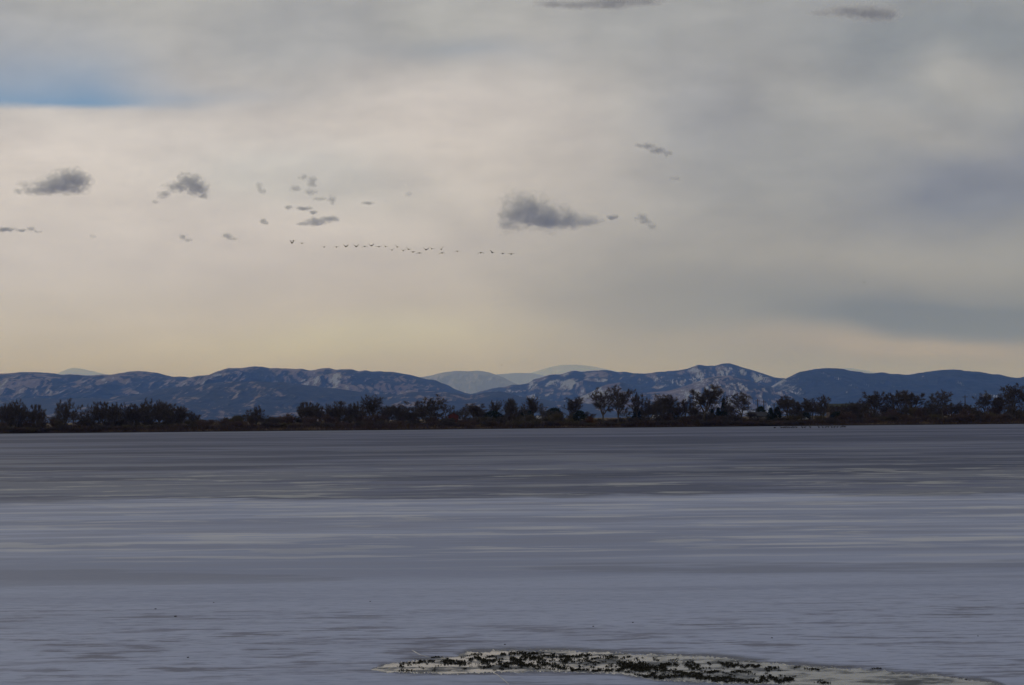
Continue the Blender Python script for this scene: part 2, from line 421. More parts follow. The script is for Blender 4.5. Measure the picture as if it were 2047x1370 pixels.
ridge('mountain', 'very faint distant peak above the left ridge', H1, 50000, 2500, 2000, mountain_mat('faint_hazed_snow_left', 0.1, 0.2, 0.9, 8), 71, nt=32)
ridge('mountain', 'very faint broad distant peak above the middle ridges', H2, 51500, 2500, 2000, mountain_mat('faint_hazed_snow_middle', 0.1, 0.2, 0.95, 9), 73, nt=32)
ridge('mountain', 'very faint distant rise above the right ridge', H3, 50000, 2500, 2000, mountain_mat('faint_hazed_snow_right', 0.1, 0.2, 0.9, 10), 79, nt=32)

# ------------------------------------------------------------------ haze
bmh = bmesh.new()
bmesh.ops.create_cube(bmh, size=1.0)
for v in bmh.verts:
    v.co = Vector((v.co.x * 90000, 52000 + v.co.y * 110400, 2460 * (v.co.z + 0.5) - 9.5))
mh = bpy.data.meshes.new('haze'); bmh.to_mesh(mh); bmh.free()
m_haze = bpy.data.materials.new('haze_air'); m_haze.use_nodes = True
t = m_haze.node_tree; t.nodes.clear()
o_ = t.nodes.new('ShaderNodeOutputMaterial'); pv = t.nodes.new('ShaderNodeVolumePrincipled')
pv.inputs['Density'].default_value = 2.3e-5
pv.inputs['Color'].default_value = (0.155, 0.33, 1.0, 1)
pv.inputs['Absorption Color'].default_value = (1, 1, 1, 1)
pv.inputs['Density Attribute'].default_value = ''
pv.inputs['Anisotropy'].default_value = 0.2
t.links.new(pv.outputs[0], o_.inputs['Volume'])
m_haze.cycles.homogeneous_volume = True
tag(link('haze', mh, None, m_haze), 'pale blue haze filling the air over the lake and mountains', kind='stuff')
# ------------------------------------------------------------------ materials for things
m_bark = simple('bark', (0.100, 0.086, 0.074), 0.95, 0.3, 0.8, 0.1)
m_twig = simple('twigs', (0.092, 0.076, 0.064), 0.95, 0.3, 0.5, 0.1)
m_twig_red = simple('twigs_reddish', (0.115, 0.078, 0.060), 0.95, 0.3, 0.5, 0.1)
m_twig_olive = simple('twigs_olive', (0.120, 0.098, 0.056), 0.95, 0.3, 0.5, 0.1)
m_twig_rust = simple('twigs_rust', (0.130, 0.060, 0.026), 0.95, 0.3, 0.5, 0.1)
m_ever = simple('evergreen', (0.018, 0.028, 0.018), 0.9, 0.35, 1.2, 0.15)
m_grass = simple('dry_grass', (0.120, 0.082, 0.045), 0.95, 0.4, 0.15, 0.1)
m_brush = simple('brush', (0.070, 0.048, 0.038), 0.95, 0.35, 0.2, 0.1)

# ------------------------------------------------------------------ bare trees
def tube(V, Fc, pts, rad, sides):
    base = len(V); n = len(pts)
    for i, p in enumerate(pts):
        d = (pts[min(i + 1, n - 1)] - pts[max(i - 1, 0)]).normalized()
        u = d.cross(Vector((0.31, 0.95, 0.02)))
        if u.length < 1e-3: u = d.cross(Vector((1, 0, 0)))
        u.normalize(); w = d.cross(u)
        for k in range(sides):
            a = 2 * math.pi * k / sides
            V.append(p + (u * math.cos(a) + w * math.sin(a)) * rad[i])
    for i in range(n - 1):
        for k in range(sides):
            a = base + i * sides + k; b2 = base + i * sides + (k + 1) % sides
            Fc.append((a, b2, b2 + sides, a + sides))
def spike(V, Fc, p, q, r):
    d = q - p; u = d.cross(Vector((0.3, 0.9, 0.31))).normalized(); w = d.cross(u).normalized()
    b0 = len(V)
    V += [p + u * r, p - u * r * 0.5 + w * r * 0.87, p - u * r * 0.5 - w * r * 0.87, q]
    Fc += [(b0, b0 + 1, b0 + 3), (b0 + 1, b0 + 2, b0 + 3), (b0 + 2, b0, b0 + 3)]
def tilt(d, ang, az):
    u = d.orthogonal().normalized()
    return (Matrix.Rotation(az, 3, d) @ (Matrix.Rotation(ang, 3, u) @ d)).normalized()
STY = {  # trunk share, limbs, limb angle range, limb length, branches, branchlets, twigs, upward pull
    'cotton':  dict(tr=0.26, nl=4, la=(16, 42), ll=0.62, nb=9, nc=9, ntw=20, up=0.10, ba=(35, 65)),
    'round':   dict(tr=0.12, nl=7, la=(8, 52), ll=0.72, nb=7, nc=9, ntw=18, up=0.16, ba=(30, 60)),
    'upright': dict(tr=0.14, nl=6, la=(4, 18), ll=0.84, nb=8, nc=7, ntw=16, up=0.30, ba=(18, 42)),
    'thin':    dict(tr=0.22, nl=3, la=(10, 34), ll=0.66, nb=7, nc=8, ntw=16, up=0.14, ba=(30, 60)),
    'shrub':   dict(tr=0.0, nl=18, la=(4, 66), ll=0.90, nb=6, nc=5, ntw=12, up=0.12, ba=(20, 50)),
}
def make_tree(style, seed, tw_r=0.020):
    rn = random.Random(seed); P = STY[style]; H = 16.0
    TV, TF, CV, CF = [], [], [], []
    def path(p, d, L, n, wig, up):
        pts = [p]
        for i in range(n):
            d = (d + Vector((rn.gauss(0, wig), rn.gauss(0, wig), rn.gauss(0, wig) + up / n))).normalized()
            p = p + d * (L / n); pts.append(p)
        return pts, d
    def pick(pts, t):
        f = t * (len(pts) - 1); i = min(int(f), len(pts) - 2)
        return pts[i].lerp(pts[i + 1], f - i), (pts[i + 1] - pts[i]).normalized()
    roots = []
    if P['tr'] > 0:
        pts, d = path(Vector((0, 0, -0.5)), Vector((rn.gauss(0, .05), rn.gauss(0, .05), 1)).normalized(), H * P['tr'] + 0.5, 5, 0.05, 0)
        r0 = 0.030 * H
        tube(TV, TF, pts, [r0 * (1.25 if i == 0 else 1 - 0.06 * i) for i in range(6)], 7)
        roots = [(pts[-1] - d * rn.uniform(0, 0.10 * H * P['tr']), d, r0 * 0.62) for _ in range(P['nl'])]
    else:
        roots = [(Vector((rn.gauss(0, 0.9), rn.gauss(0, 0.9), -0.3)), Vector((0, 0, 1)), 0.007 * H) for _ in range(P['nl'])]
    az0 = rn.uniform(0, 6.28)
    for li, (p, d, r) in enumerate(roots):
        ld = tilt(d, R(rn.uniform(*P['la'])), az0 + li * 6.283 / len(roots) + rn.uniform(-.35, .35))
        LL = H * P['ll'] * rn.uniform(0.78, 1.08)
        lp, _ = path(p, ld, LL, 7, 0.09, P['up'] * 2.2)
        tube(TV, TF, lp, [r * (1 - i / 7.6) for i in range(8)], 5)
        for bi in range(P['nb']):
            t = 0.22 + 0.78 * (bi + rn.random() * 0.8) / P['nb']; t = min(t, 0.99)
            bp, bd = pick(lp, t)
            bl = LL * 0.46 * (1.15 - 0.62 * t) * rn.uniform(0.75, 1.2)
            b1, _ = path(bp, tilt(bd, R(rn.uniform(*P['ba'])), bi * 2.4 + rn.uniform(-.5, .5)), bl, 4, 0.12, P['up'])
            rb = max(0.020, r * 0.40 * (1 - 0.65 * t))
            tube(TV, TF, b1, [rb, rb * .8, rb * .6, rb * .42, rb * .25], 4)
            for ci in range(P['nc']):
                tc_ = 0.12 + 0.88 * (ci + rn.random()) / P['nc']; tc_ = min(tc_, 0.99)
                cp, cd = pick(b1, tc_)
                cl = bl * 0.50 * (1.1 - 0.45 * tc_) * rn.uniform(0.7, 1.25)
                c1, _ = path(cp, tilt(cd, R(rn.uniform(25, 62)), rn.uniform(0, 6.28)), cl, 3, 0.16, P['up'] * 0.8)
                tube(CV, CF, c1, [tw_r * 1.5, tw_r * 1.2, tw_r * .95, tw_r * .6], 3)
                for ti in range(P['ntw']):
                    tp, td = pick(c1, min(0.99, 0.1 + 0.9 * (ti + rn.random()) / P['ntw']))
                    tl = rn.uniform(0.55, 1.35) * (0.7 + 0.25 * cl)
                    q = tp + (tilt(td, R(rn.uniform(15, 60)), rn.uniform(0, 6.28)) + Vector((0, 0, P['up'] * 0.6))).normalized() * tl
                    spike(CV, CF, tp, q, tw_r)
    A = np.array([tuple(v) for v in CV])
    top = np.percentile(A[:, 2], 99.6)
    wid = np.percentile(np.hypot(A[:, 0] - A[:, 0].mean(), A[:, 1] - A[:, 1].mean()), 86)
    tm = mesh_from('tree_trunk', TV, TF, True); cm = mesh_from('tree_crown', CV, CF)
    tm.materials.append(m_bark); cm.materials.append(m_twig)
    return dict(trunk=tm, crown=cm, top=top, rad=wid)
PROTO = {k: [make_tree(k, 100 + 7 * i + 31 * j, 0.036 if k in ('cotton', 'thin') else 0.042) for i in range(n)]
         for j, (k, n) in enumerate((('cotton', 5), ('round', 4), ('upright', 3), ('thin', 3)))}
def shrub_proto(seed, mat):
    d = make_tree('shrub', seed, 0.105)
    d['crown'].materials.clear(); d['crown'].materials.append(mat); return d
SHRUB = {'brown': [shrub_proto(501, m_twig), shrub_proto(502, m_twig), shrub_proto(503, m_twig_red)],
         'red': [shrub_proto(504, m_twig_red)], 'olive': [shrub_proto(505, m_twig_olive)], 'rust': [shrub_proto(506, m_twig_rust)]}
trng = random.Random(77)
def plant_tree(name, d, px, ytop, hw, depth, label, cat, group=None, lean=0.0, rz=None):
    base = at(px, 850, depth); gx, gy = base.x, depth
    gz = land_z(gx, gy)
    ztop = at(px, ytop, depth).z
    h = ztop - gz
    root = empty(name, (gx, gy, gz - 0.02), trng.uniform(0, 6.28) if rz is None else rz)
    sz = h / d['top']; sx = hw * depth / F / d['rad']
    root.scale = (sx, sx, sz)
    if lean: root.rotation_euler = (0, lean, 0)
    for part in ('trunk', 'crown'):
        c = bpy.data.objects.new(part, d[part]); COL.objects.link(c); c.parent = root
    return tag(root, label, cat, group)

TREES = [
 ('in the left edge grove', [(4, 812, 20, 'round'), (20, 806, 20, 'round'), (34, 800, 23, 'round'), (50, 806, 18, 'round'), (68, 809, 18, 'round'), (88, 811, 9, 'thin'), (131, 798, 25, 'round')]),
 ('in the dense left thicket', [(184, 810, 16, 'round'), (197, 806, 17, 'round'), (210, 803, 20, 'round'), (226, 806, 18, 'round'), (241, 807, 20, 'round'), (258, 808, 18, 'round'), (272, 808, 18, 'round'), (287, 804, 20, 'round'),
    (304, 798, 24, 'round'), (318, 802, 20, 'round'), (331, 807, 18, 'round'), (347, 811, 17, 'round'), (363, 812, 14, 'upright'), (382, 823, 14, 'round')]),
 ('in the group right of the reddish shed', [(605, 807, 18, 'round'), (617, 804, 19, 'round'), (632, 806, 18, 'round'), (656, 809, 15, 'round'), (672, 810, 15, 'round'), (687, 802, 20, 'round'), (709, 804, 17, 'round'),
    (741, 790, 18, 'upright'), (760, 812, 16, 'upright'), (775, 815, 15, 'round'), (793, 808, 15, 'upright'), (815, 818, 18, 'round'), (836, 816, 16, 'round')]),
 ('around the small red barn', [(863, 790, 30, 'cotton'), (892, 806, 14, 'thin'), (924, 818, 12, 'thin'), (944, 807, 20, 'cotton')]),
 ('in the slender row over dark evergreens', [(989, 801, 11, 'upright'), (1009, 799, 10, 'upright'), (1022, 796, 10, 'upright'), (1036, 806, 9, 'thin'), (1049, 806, 9, 'thin'),
    (1068, 793, 14, 'upright'), (1085, 806, 10, 'thin'), (1138, 794, 16, 'upright')]),
 ('in grove right of the twin cottonwoods', [(1273, 786, 13, 'cotton'), (1297, 796, 15, 'round'), (1313, 798, 16, 'round'), (1325, 789, 19, 'cotton'), (1342, 792, 15, 'cotton'), (1358, 806, 14, 'round'), (1371, 794, 15, 'cotton'),
    (1388, 806, 12, 'round')]),
 ('in clumps right of the utility poles', [(1577, 792, 18, 'cotton'), (1590, 802, 14, 'round'), (1602, 797, 17, 'cotton'), (1626, 803, 14, 'cotton'), (1647, 791, 18, 'cotton')]),
 ('in the tall right end row', [(1682, 806, 14, 'thin'), (1706, 804, 14, 'round'), (1726, 798, 15, 'cotton'), (1750, 783, 20, 'cotton'), (1790, 782, 22, 'cotton'), (1829, 781, 23, 'cotton'), (1770, 802, 14, 'round'), (1808, 803, 14, 'round'), (1860, 802, 14, 'round'), (1884, 781, 24, 'cotton'), (1902, 805, 14, 'round'), (1918, 803, 15, 'round'),
    (1940, 808, 9, 'thin'), (1969, 782, 17, 'cotton'), (2000, 789, 18, 'cotton'), (2027, 768, 25, 'cotton'), (2052, 774, 22, 'cotton')]),
]
SHAPE = {'round': 'dense round', 'cotton': 'broad spreading', 'upright': 'narrow upright', 'thin': 'thin open'}
cnt = {k: 0 for k in PROTO}
for place, lst in TREES:
    for i, (x, yt, hw, st) in enumerate(lst):
        d = PROTO[st][cnt[st] % len(PROTO[st])]; cnt[st] += 1
        plant_tree('bare_tree', d, x, yt, hw, trng.uniform(812, 838),
                   f'{SHAPE[st]} leafless tree, {ORD[i]} from left {place}', 'tree', 'bare trees along the far shore')
G_ = 'bare trees along the far shore'
plant_tree('bare_tree', PROTO['round'][1], 512, 812, 19, 816, 'lone round leafless tree between low bushes left of the reddish shed', 'tree', G_)
plant_tree('cottonwood_tree', PROTO['cotton'][0], 1206, 776, 25, 812, 'big leafless cottonwood, left one of the tall twin pair', 'tree', G_, lean=-0.05)
plant_tree('cottonwood_tree', PROTO['cotton'][2], 1236, 772, 23, 813, 'big leafless cottonwood, right one of the tall twin pair', 'tree', G_, lean=0.06)
plant_tree('cottonwood_tree', PROTO['cotton'][3], 1405, 771, 28, 814, 'tallest single leafless cottonwood below the snowy foothill', 'tree', G_)
plant_tree('cottonwood_tree', PROTO['cotton'][4], 1482, 785, 25, 815, 'wide leafless cottonwood just left of the grey house', 'tree', G_)

# lower trees standing behind the front ones
rowx = [14, 44, 76, 108, 150, 172, 222, 268, 312, 340, 396, 424, 452, 482, 530, 552, 574, 590, 640, 668, 722, 752, 806, 848, 878, 908, 932, 958, 975, 1000, 1030, 1058, 1096, 1118, 1152, 1172, 1258,
        1286, 1306, 1334, 1384, 1424, 1458, 1496, 1560, 1586, 1614, 1638, 1666, 1694, 1716, 1738, 1776, 1814, 1846, 1872, 1896, 1930, 1952, 1986, 2012, 2038]
for i, x in enumerate(rowx):
    base = 868.5 - 19.5 * x / 2047
    hgt = 30 if 390 < x < 600 else 36 if (960 < x < 1180 or 1490 < x < 1570) else 44
    st = ('round', 'thin', 'round', 'upright', 'cotton')[i % 5]; d = PROTO[st][cnt[st] % len(PROTO[st])]; cnt[st] += 1
    plant_tree('bare_tree', d, x + trng.uniform(-4, 4), base - hgt * trng.uniform(0.8, 1.15), trng.uniform(12, 19), trng.uniform(842, 872),
               f'lower {SHAPE[st]} leafless tree, {words(i + 1)} from left in the back row', 'tree', 'lower bare trees in the back row')

# ------------------------------------------------------------------ shrubs
sh = []
srng = random.Random(5)
def band(xx):
    if xx < 165: return 30, 'brown', 1
    if xx < 395: return 34, 'brown', 1
    if xx < 480: return 38, 'mix', 1
    if xx < 590: return 37, 'mix', 1
    if xx < 830: return 34, 'warm', 1
    if xx < 960: return 32, 'warm', 1
    if xx < 1150: return 30, 'olive', 1
    if xx < 1265: return 22, 'brown', 1
    if xx < 1480: return 30, 'brown', 1
    if xx < 1560: return 20, 'brown', 1
    if xx < 1660: return 24, 'mix', 1
    if xx < 1740: return 28, 'warm', 1
    return 36, 'mix', 1
PAL = {'brown': ['brown', 'brown', 'brown', 'olive'], 'mix': ['brown', 'olive', 'red', 'brown'], 'warm': ['brown', 'red', 'brown'], 'olive': ['olive', 'olive', 'brown']}
for row, step in ((0, 21), (1, 17)):
    x = 3.0
    while x < 2046:
        xx = x + srng.uniform(-6, 6); hb, pal, back = band(xx); x += step
        if row == 1 and not back: continue
        base = 868.5 - 19.5 * xx / 2047
        hh = hb * (srng.uniform(0.40, 0.68) if row == 0 else srng.uniform(0.62, 1.08))
        sh.append((xx, base - hh, srng.uniform(11, 17), srng.choice(PAL[pal]), srng.uniform(805, 810) if row == 0 else srng.uniform(813, 832), row))
sh.sort(key=lambda q: (q[5], q[0]))
num = [0, 0]
for i, (x, yt, hw, kind, dep, row) in enumerate(sh):
    d = SHRUB[kind][i % len(SHRUB[kind])]; num[row] += 1
    cname = {'brown': 'dark brown', 'red': 'reddish brown', 'olive': 'olive brown'}[kind]
    lab = f'low {cname} shrub at the ice edge, {words(num[0])} from left' if row == 0 else f'tall {cname} leafless shrub under the trees, {words(num[1])} from left in its row'
    plant_tree('shore_shrub', d, x, yt, hw, dep, lab, 'shrub', 'low shrubs at the ice edge' if row == 0 else 'tall shrubs under the shore trees')
plant_tree('rust_shrub', SHRUB['rust'][0], 1181, 832, 10, 818, 'rust orange shrub left of the twin cottonwoods', 'shrub')
plant_tree('rust_shrub', SHRUB['rust'][0], 1955, 820, 12, 822, 'tan orange shrub in the gap near the right edge', 'shrub')

# the wood goes on past both ends of the view as one mass
wv, wf, off = [], [], 0
for i in range(18):
    side = -1 if i % 2 else 1
    x = side * (214 + 5.2 * (i // 2) + trng.uniform(-2, 2)); y = trng.uniform(815, 838)
    d = PROTO['thin'][i % 3] if i % 3 else PROTO['round'][i % 4]
    sc_ = trng.uniform(0.62, 1.0); az = trng.uniform(0, 6.28)
    for part in ('trunk', 'crown'):
        me = d[part]; co = np.zeros(len(me.vertices) * 3); me.vertices.foreach_get('co', co); co = co.reshape(-1, 3) * sc_
        c_, s_ = math.cos(az), math.sin(az)
        wv.append(np.column_stack([co[:, 0] * c_ - co[:, 1] * s_ + x, co[:, 0] * s_ + co[:, 1] * c_ + y, co[:, 2] + land_z(x, y)]))
        wf += [tuple(k + off for k in pl.vertices) for pl in me.polygons]; off += len(co)
tag(link('shore_wood', mesh_from('shore_wood', np.vstack(wv).tolist(), wf), None, m_twig), 'bare wood continuing along the shore beyond both sides of the view', kind='stuff')

# ------------------------------------------------------------------ evergreens
def make_ever(shape, seed):
    rn = random.Random(seed); V, Fc = [], []
    H, W = 8.0, (2.2 if shape == 'cone' else 3.6)
    if shape == 'dome': H = 5.0
    for i in range(900):
        z = rn.random() ** (1.3 if shape == 'cone' else 1.0)
        rmax = (1 - z) * 0.95 + 0.06 if shape == 'cone' else math.sqrt(max(0, 1 - (z * 0.98) ** 2))
        lump = 0.85 + 0.25 * math.sin(i * 0.03 + seed) * math.sin(z * 11 + seed)
        a = rn.uniform(0, 6.283); rr = rmax * W * lump * rn.uniform(0.72, 1.0) ** 0.5
        p = Vector((math.cos(a) * rr, math.sin(a) * rr, 0.25 + z * H))
        n = Vector((math.cos(a), math.sin(a), rn.uniform(0.1, 0.8))).normalized()
        for _ in range(2):
            q = p + Vector((rn.gauss(0, .2), rn.gauss(0, .2), rn.gauss(0, .2)))
            u = tilt(n, R(rn.uniform(50, 90)), rn.uniform(0, 6.28)); w = n.cross(u).normalized()
            s = rn.uniform(0.22, 0.5); b0 = len(V)
            V += [q - u * s * .5, q + w * s * .45 + n * .1, q + u * s * .6 + n * .25, q - w * s * .45 + n * .1]
            Fc.append((b0, b0 + 1, b0 + 2, b0 + 3))
    cm = mesh_from('ever_crown', V, Fc); cm.materials.append(m_ever)
    TV, TF = [], []
    tube(TV, TF, [Vector((0, 0, -.3)), Vector((0, 0, H * .4)), Vector((0, 0, H * .9))], [.2, .14, .04], 6)
    tm = mesh_from('ever_trunk', TV, TF, True); tm.materials.append(m_bark)
    return dict(trunk=tm, crown=cm, top=H + 0.3, rad=W * 0.72)
EV = {'cone': [make_ever('cone', 3), make_ever('cone', 4)], 'dome': [make_ever('dome', 6), make_ever('dome', 7)]}
for i, (x, yt, hw, st, dep, lab) in enumerate((
    (986, 823, 18, 'dome', 830, 'dark dome shaped evergreen right of the red barn'),
    (1052, 820, 13, 'dome', 832, 'dark low evergreen left of the white roofed house'),
    (1108, 817, 15, 'dome', 872, 'dark round evergreen behind the white roof, right end'),
    (1159, 822, 11, 'dome', 830, 'dark round evergreen left of the rust orange shrub'),
    (1273, 813, 9, 'cone', 826, 'dark pointed evergreen right of the twin cottonwoods'),
    (1424, 819, 7, 'cone', 826, 'small dark evergreen, left one of three right of the tallest cottonwood'),
    (1436, 815, 7, 'cone', 828, 'dark evergreen, middle one of three right of the tallest cottonwood'),
    (1447, 798, 7, 'cone', 832, 'tall narrow dark spruce, right one of three near the tallest cottonwood'),
    (1521, 814, 9, 'dome', 872, 'dark rounded evergreen behind the grey house'),
    (1541, 816, 8, 'cone', 828, 'dark cone shaped evergreen right beside the grey house'),
    (1554, 814, 9, 'cone', 827, 'dark cone shaped evergreen left of the parked white cars'),
    (1611, 825, 9, 'dome', 828, 'dark evergreen between the two clumps right of the poles'),
    (1676, 824, 14, 'dome', 830, 'dark evergreen in front of the long brown building'),
    (1345, 820, 10, 'dome', 836, 'dark evergreen behind the small white shed'))):
    plant_tree('evergreen_tree', EV[st][i % 2], x, yt, hw, dep, lab, 'tree', 'evergreens behind the far shore')

# ------------------------------------------------------------------ buildings, cars and poles behind the shore
def box(name, x0, x1, y0, y1, z0, z1, mat, parent):
    v = [(x, y, z) for z in (z0, z1) for y in (y0, y1) for x in (x0, x1)]
    f = [(0, 2, 3, 1), (4, 5, 7, 6), (0, 1, 5, 4), (1, 3, 7, 5), (3, 2, 6, 7), (2, 0, 4, 6)]
    return link(name, mesh_from(name, v, f), parent, mat)
m_red = simple('barn_red', (0.14, 0.040, 0.028), 0.85, 0.2, 1.5)
m_white = simple('white_paint', (0.50, 0.50, 0.50), 0.7, 0.08, 1.0)
m_roofw = simple('pale_roof', (0.30, 0.29, 0.30), 0.6, 0.1, 1.0)
m_dark = simple('dark_roof', (0.035, 0.036, 0.042), 0.9, 0.2, 2.0)
m_greenroof = simple('green_roof', (0.026, 0.036, 0.030), 0.8, 0.2, 2.0)
m_siding = simple('grey_siding', (0.24, 0.225, 0.21), 0.85, 0.1, 1.0)
m_brownw = simple('brown_wall', (0.085, 0.054, 0.040), 0.9, 0.2, 1.0)
m_redshed = simple('redbrown_wall', (0.075, 0.034, 0.026), 0.9, 0.2, 1.0)
m_tan = simple('tan_wall', (0.34, 0.27, 0.20), 0.9, 0.1, 1.0)
m_glass = simple('window_glass', (0.02, 0.024, 0.03), 0.15, 0.1, 1.0, 0.5)
m_tyre = simple('tyre', (0.02, 0.02, 0.02), 0.9, 0.1, 1.0)
m_wood = simple('pole_wood', (0.060, 0.048, 0.040), 0.95, 0.2, 1.0)
def house(name, label, px0, px1, yeave, yridge, dep, wall, roof, depth_m, gable=False, nwin=2, door=True, cat='house'):
    a = at(px0, yeave, dep); b_ = at(px1, yeave, dep); cx = (a.x + b_.x) / 2; w = b_.x - a.x
    zr = at((px0 + px1) / 2, yridge, dep).z; gz = land_z(cx, dep) - 0.05; ze = (a.z + b_.z) / 2
    root = empty(name, (cx, dep, gz)); H1_, H2_ = ze - gz, zr - gz
    W = w / 2; D_ = depth_m
    if gable:   # gable end towards the lake
        v = [(-W, 0, 0), (W, 0, 0), (W, 0, H1_), (0, 0, H2_ - .12), (-W, 0, H1_)]; n = 5
        vv = v + [(x, D_, z) for x, _, z in v]
        f = [(0, 1, 2, 3, 4), (9, 8, 7, 6, 5)] + [(i, 5 + i, 5 + (i + 1) % n, (i + 1) % n) for i in range(n)]
        link('wall', mesh_from('wall', vv, f), root, wall)
        for s in (-1, 1):
            v = [(0, -.4, H2_ - .1), (s * (W + .35), -.4, H1_ - .25), (s * (W + .35), D_ + .4, H1_ - .25), (0, D_ + .4, H2_ - .1)]
            vv = v + [(x, y, z + .16) for x, y, z in v]
            link('roof', mesh_from('roof', vv, [(0, 1, 2, 3), (7, 6, 5, 4), (0, 4, 5, 1), (1, 5, 6, 2), (2, 6, 7, 3), (3, 7, 4, 0)]), root, roof)
    else:
        v = [(-W, 0, 0), (-W, D_, 0), (-W, D_, H1_), (-W, D_ / 2, H2_ - .12), (-W, 0, H1_)]; n = 5
        vv = v + [(W, y, z) for _, y, z in v]
        f = [(0, 1, 2, 3, 4), (9, 8, 7, 6, 5)] + [(i, 5 + i, 5 + (i + 1) % n, (i + 1) % n) for i in range(n)]
        link('wall', mesh_from('wall', vv, f), root, wall)
        for y0, y1 in ((-.45, D_ / 2), (D_ + .45, D_ / 2)):
            v = [(-W - .3, y0, H1_ - .2), (W + .3, y0, H1_ - .2), (W + .3, y1, H2_ - .1), (-W - .3, y1, H2_ - .1)]
            vv = v + [(x, y, z + .16) for x, y, z in v]
            link('roof', mesh_from('roof', vv, [(0, 1, 2, 3), (7, 6, 5, 4), (0, 4, 5, 1), (1, 5, 6, 2), (2, 6, 7, 3), (3, 7, 4, 0)]), root, roof)
    hh = min(2.0, H1_ * 0.8)
    if door: box('door', -W * .12 - .45, -W * .12 + .45, -.06, .02, 0, hh, m_dark, root)
    for k in range(nwin):
        x = -W + 2 * W * (k + .5) / nwin + (0.5 if door else 0)
        wn_ = box('window', x - .55, x + .55, -.07, .02, H1_ * .45, H1_ * .82, m_white, root)
        box('pane', x - .45, x + .45, -.09, -.072, H1_ * .45 + .08, H1_ * .82 - .08, m_glass, wn_)
    return tag(root, label, cat)
house('red_barn', 'small red barn with a dark gable roof among bare trees', 896, 916, 831, 824.5, 838, m_red, m_dark, 6.0, True, 0, True, 'barn')
house('low_shed', 'long low reddish brown shed half hidden by brush', 538, 586, 838.5, 834.5, 842, m_redshed, m_redshed, 4.0, False, 0, True, 'shed')
house('white_roofed_house', 'low house with a pale roof behind olive shrubs', 1074, 1105, 837, 831.5, 850, m_brownw, m_roofw, 6.0)
house('grey_house', 'grey sided house with dark roof right of the wide cottonwood', 1500, 1534, 832, 824, 858, m_siding, m_dark, 7.0, False, 3)
house('long_building', 'long brown building with dark flat looking roof near the right', 1658, 1736, 813, 807, 880, m_brownw, m_greenroof, 9.0, False, 0, True, 'building')
house('white_shed', 'small white shed left of the tallest cottonwood', 1350, 1363, 841, 837.5, 829, m_white, m_roofw, 2.4, True, 0, True, 'shed')
house('tan_shed', 'small tan shed under the trees at the right edge', 1976, 1990, 835, 831, 832, m_tan, m_tan, 3.0, True, 1, True, 'shed')
def vehicle(name, label, px, dep, L, Hh, kind, cat):
    p = at(px, 845, dep); gz = land_z(p.x, dep)
    root = empty(name, (p.x, dep, gz), R(8))
    W = 1.8
    if kind == 'camper':
        prof = [(-L / 2, .45), (-L / 2 + .1, Hh * .8), (-L / 2 + .7, Hh), (L / 2 - .2, Hh), (L / 2, Hh * .8), (L / 2, .45)]
    else:
        prof = [(-L / 2, .35), (-L / 2, .75), (-L * .30, .88), (-L * .17, Hh), (L * .24, Hh), (L * .40, .92), (L / 2, .86), (L / 2, .35)]
    n = len(prof); v = [(x, 0, z) for x, z in prof] + [(x, W, z) for x, z in prof]
    f = [tuple(range(n)), tuple(range(2 * n - 1, n - 1, -1))] + [(i, n + i, n + (i + 1) % n, (i + 1) % n) for i in range(n)]
    link('body', mesh_from('body', v, f), root, m_white)
    if kind == 'camper':
        for x in (-L * .25, L * .2): box('window', x - .4, x + .4, -.03, .01, Hh * .55, Hh * .8, m_glass, root)
    else:
        for x0, x1 in ((-L * .17, 0.0), (0.06, L * .22)): box('window', x0, x1, -.03, .01, .92, Hh - .1, m_glass, root)
    for x in (-L * .31, L * .31):
        for y in (-.02, W - .2):
            V, Fc = [], []
            tube(V, Fc, [Vector((0, 0, 0)), Vector((0, .22, 0))], [.33, .33], 12)
            b0 = len(V); Fc.append(tuple(range(12))); Fc.append(tuple(range(23, 11, -1)))
            w = link('wheel', mesh_from('wheel', V, Fc), root, m_tyre); w.location = (x, y, .33)
    return tag(root, label, cat)
vehicle('camper_trailer', 'small white camper trailer parked under bare trees', 1314, 832, 3.6, 2.3, 'camper', 'trailer')
vehicle('parked_car', 'white car parked right of the cone evergreens', 1567, 826, 3.9, 1.5, 'car', 'car')
vehicle('parked_car', 'white car parked between the clumps right of the poles', 1607, 824, 3.9, 1.45, 'car', 'car')
def pole(px, yt, dep, label):
    p = at(px, 845, dep); gz = land_z(p.x, dep); h = at(px, yt, dep).z - gz
    root = empty('utility_pole', (p.x, dep, gz))
    V, Fc = [], []; tube(V, Fc, [Vector((0, 0, -.5)), Vector((0, 0, h * .5)), Vector((0, 0, h))], [.22, .19, .15], 8)
    Fc.append(tuple(range(16, 24)))
    link('shaft', mesh_from('shaft', V, Fc, True), root, m_wood)
    box('cross_arm', -1.1, 1.1, -.24, -.14, h - .9, h - .72, m_wood, root)
    for x in (-.95, -.4, .4, .95): box('insulator', x - .05, x + .05, -.24, -.14, h - .718, h - .55, m_siding, root)
    tag(root, label, 'utility pole', 'utility poles behind the grey house')
pole(1515, 798, 872, 'wooden utility pole, left one of three above the grey house')
pole(1527, 800, 874, 'wooden utility pole, middle one of three above the grey house')
pole(1548, 806, 876, 'wooden utility pole, right one of three above the grey house')
pole(1930, 790, 860, 'lone wooden utility pole near the right end of the shore')

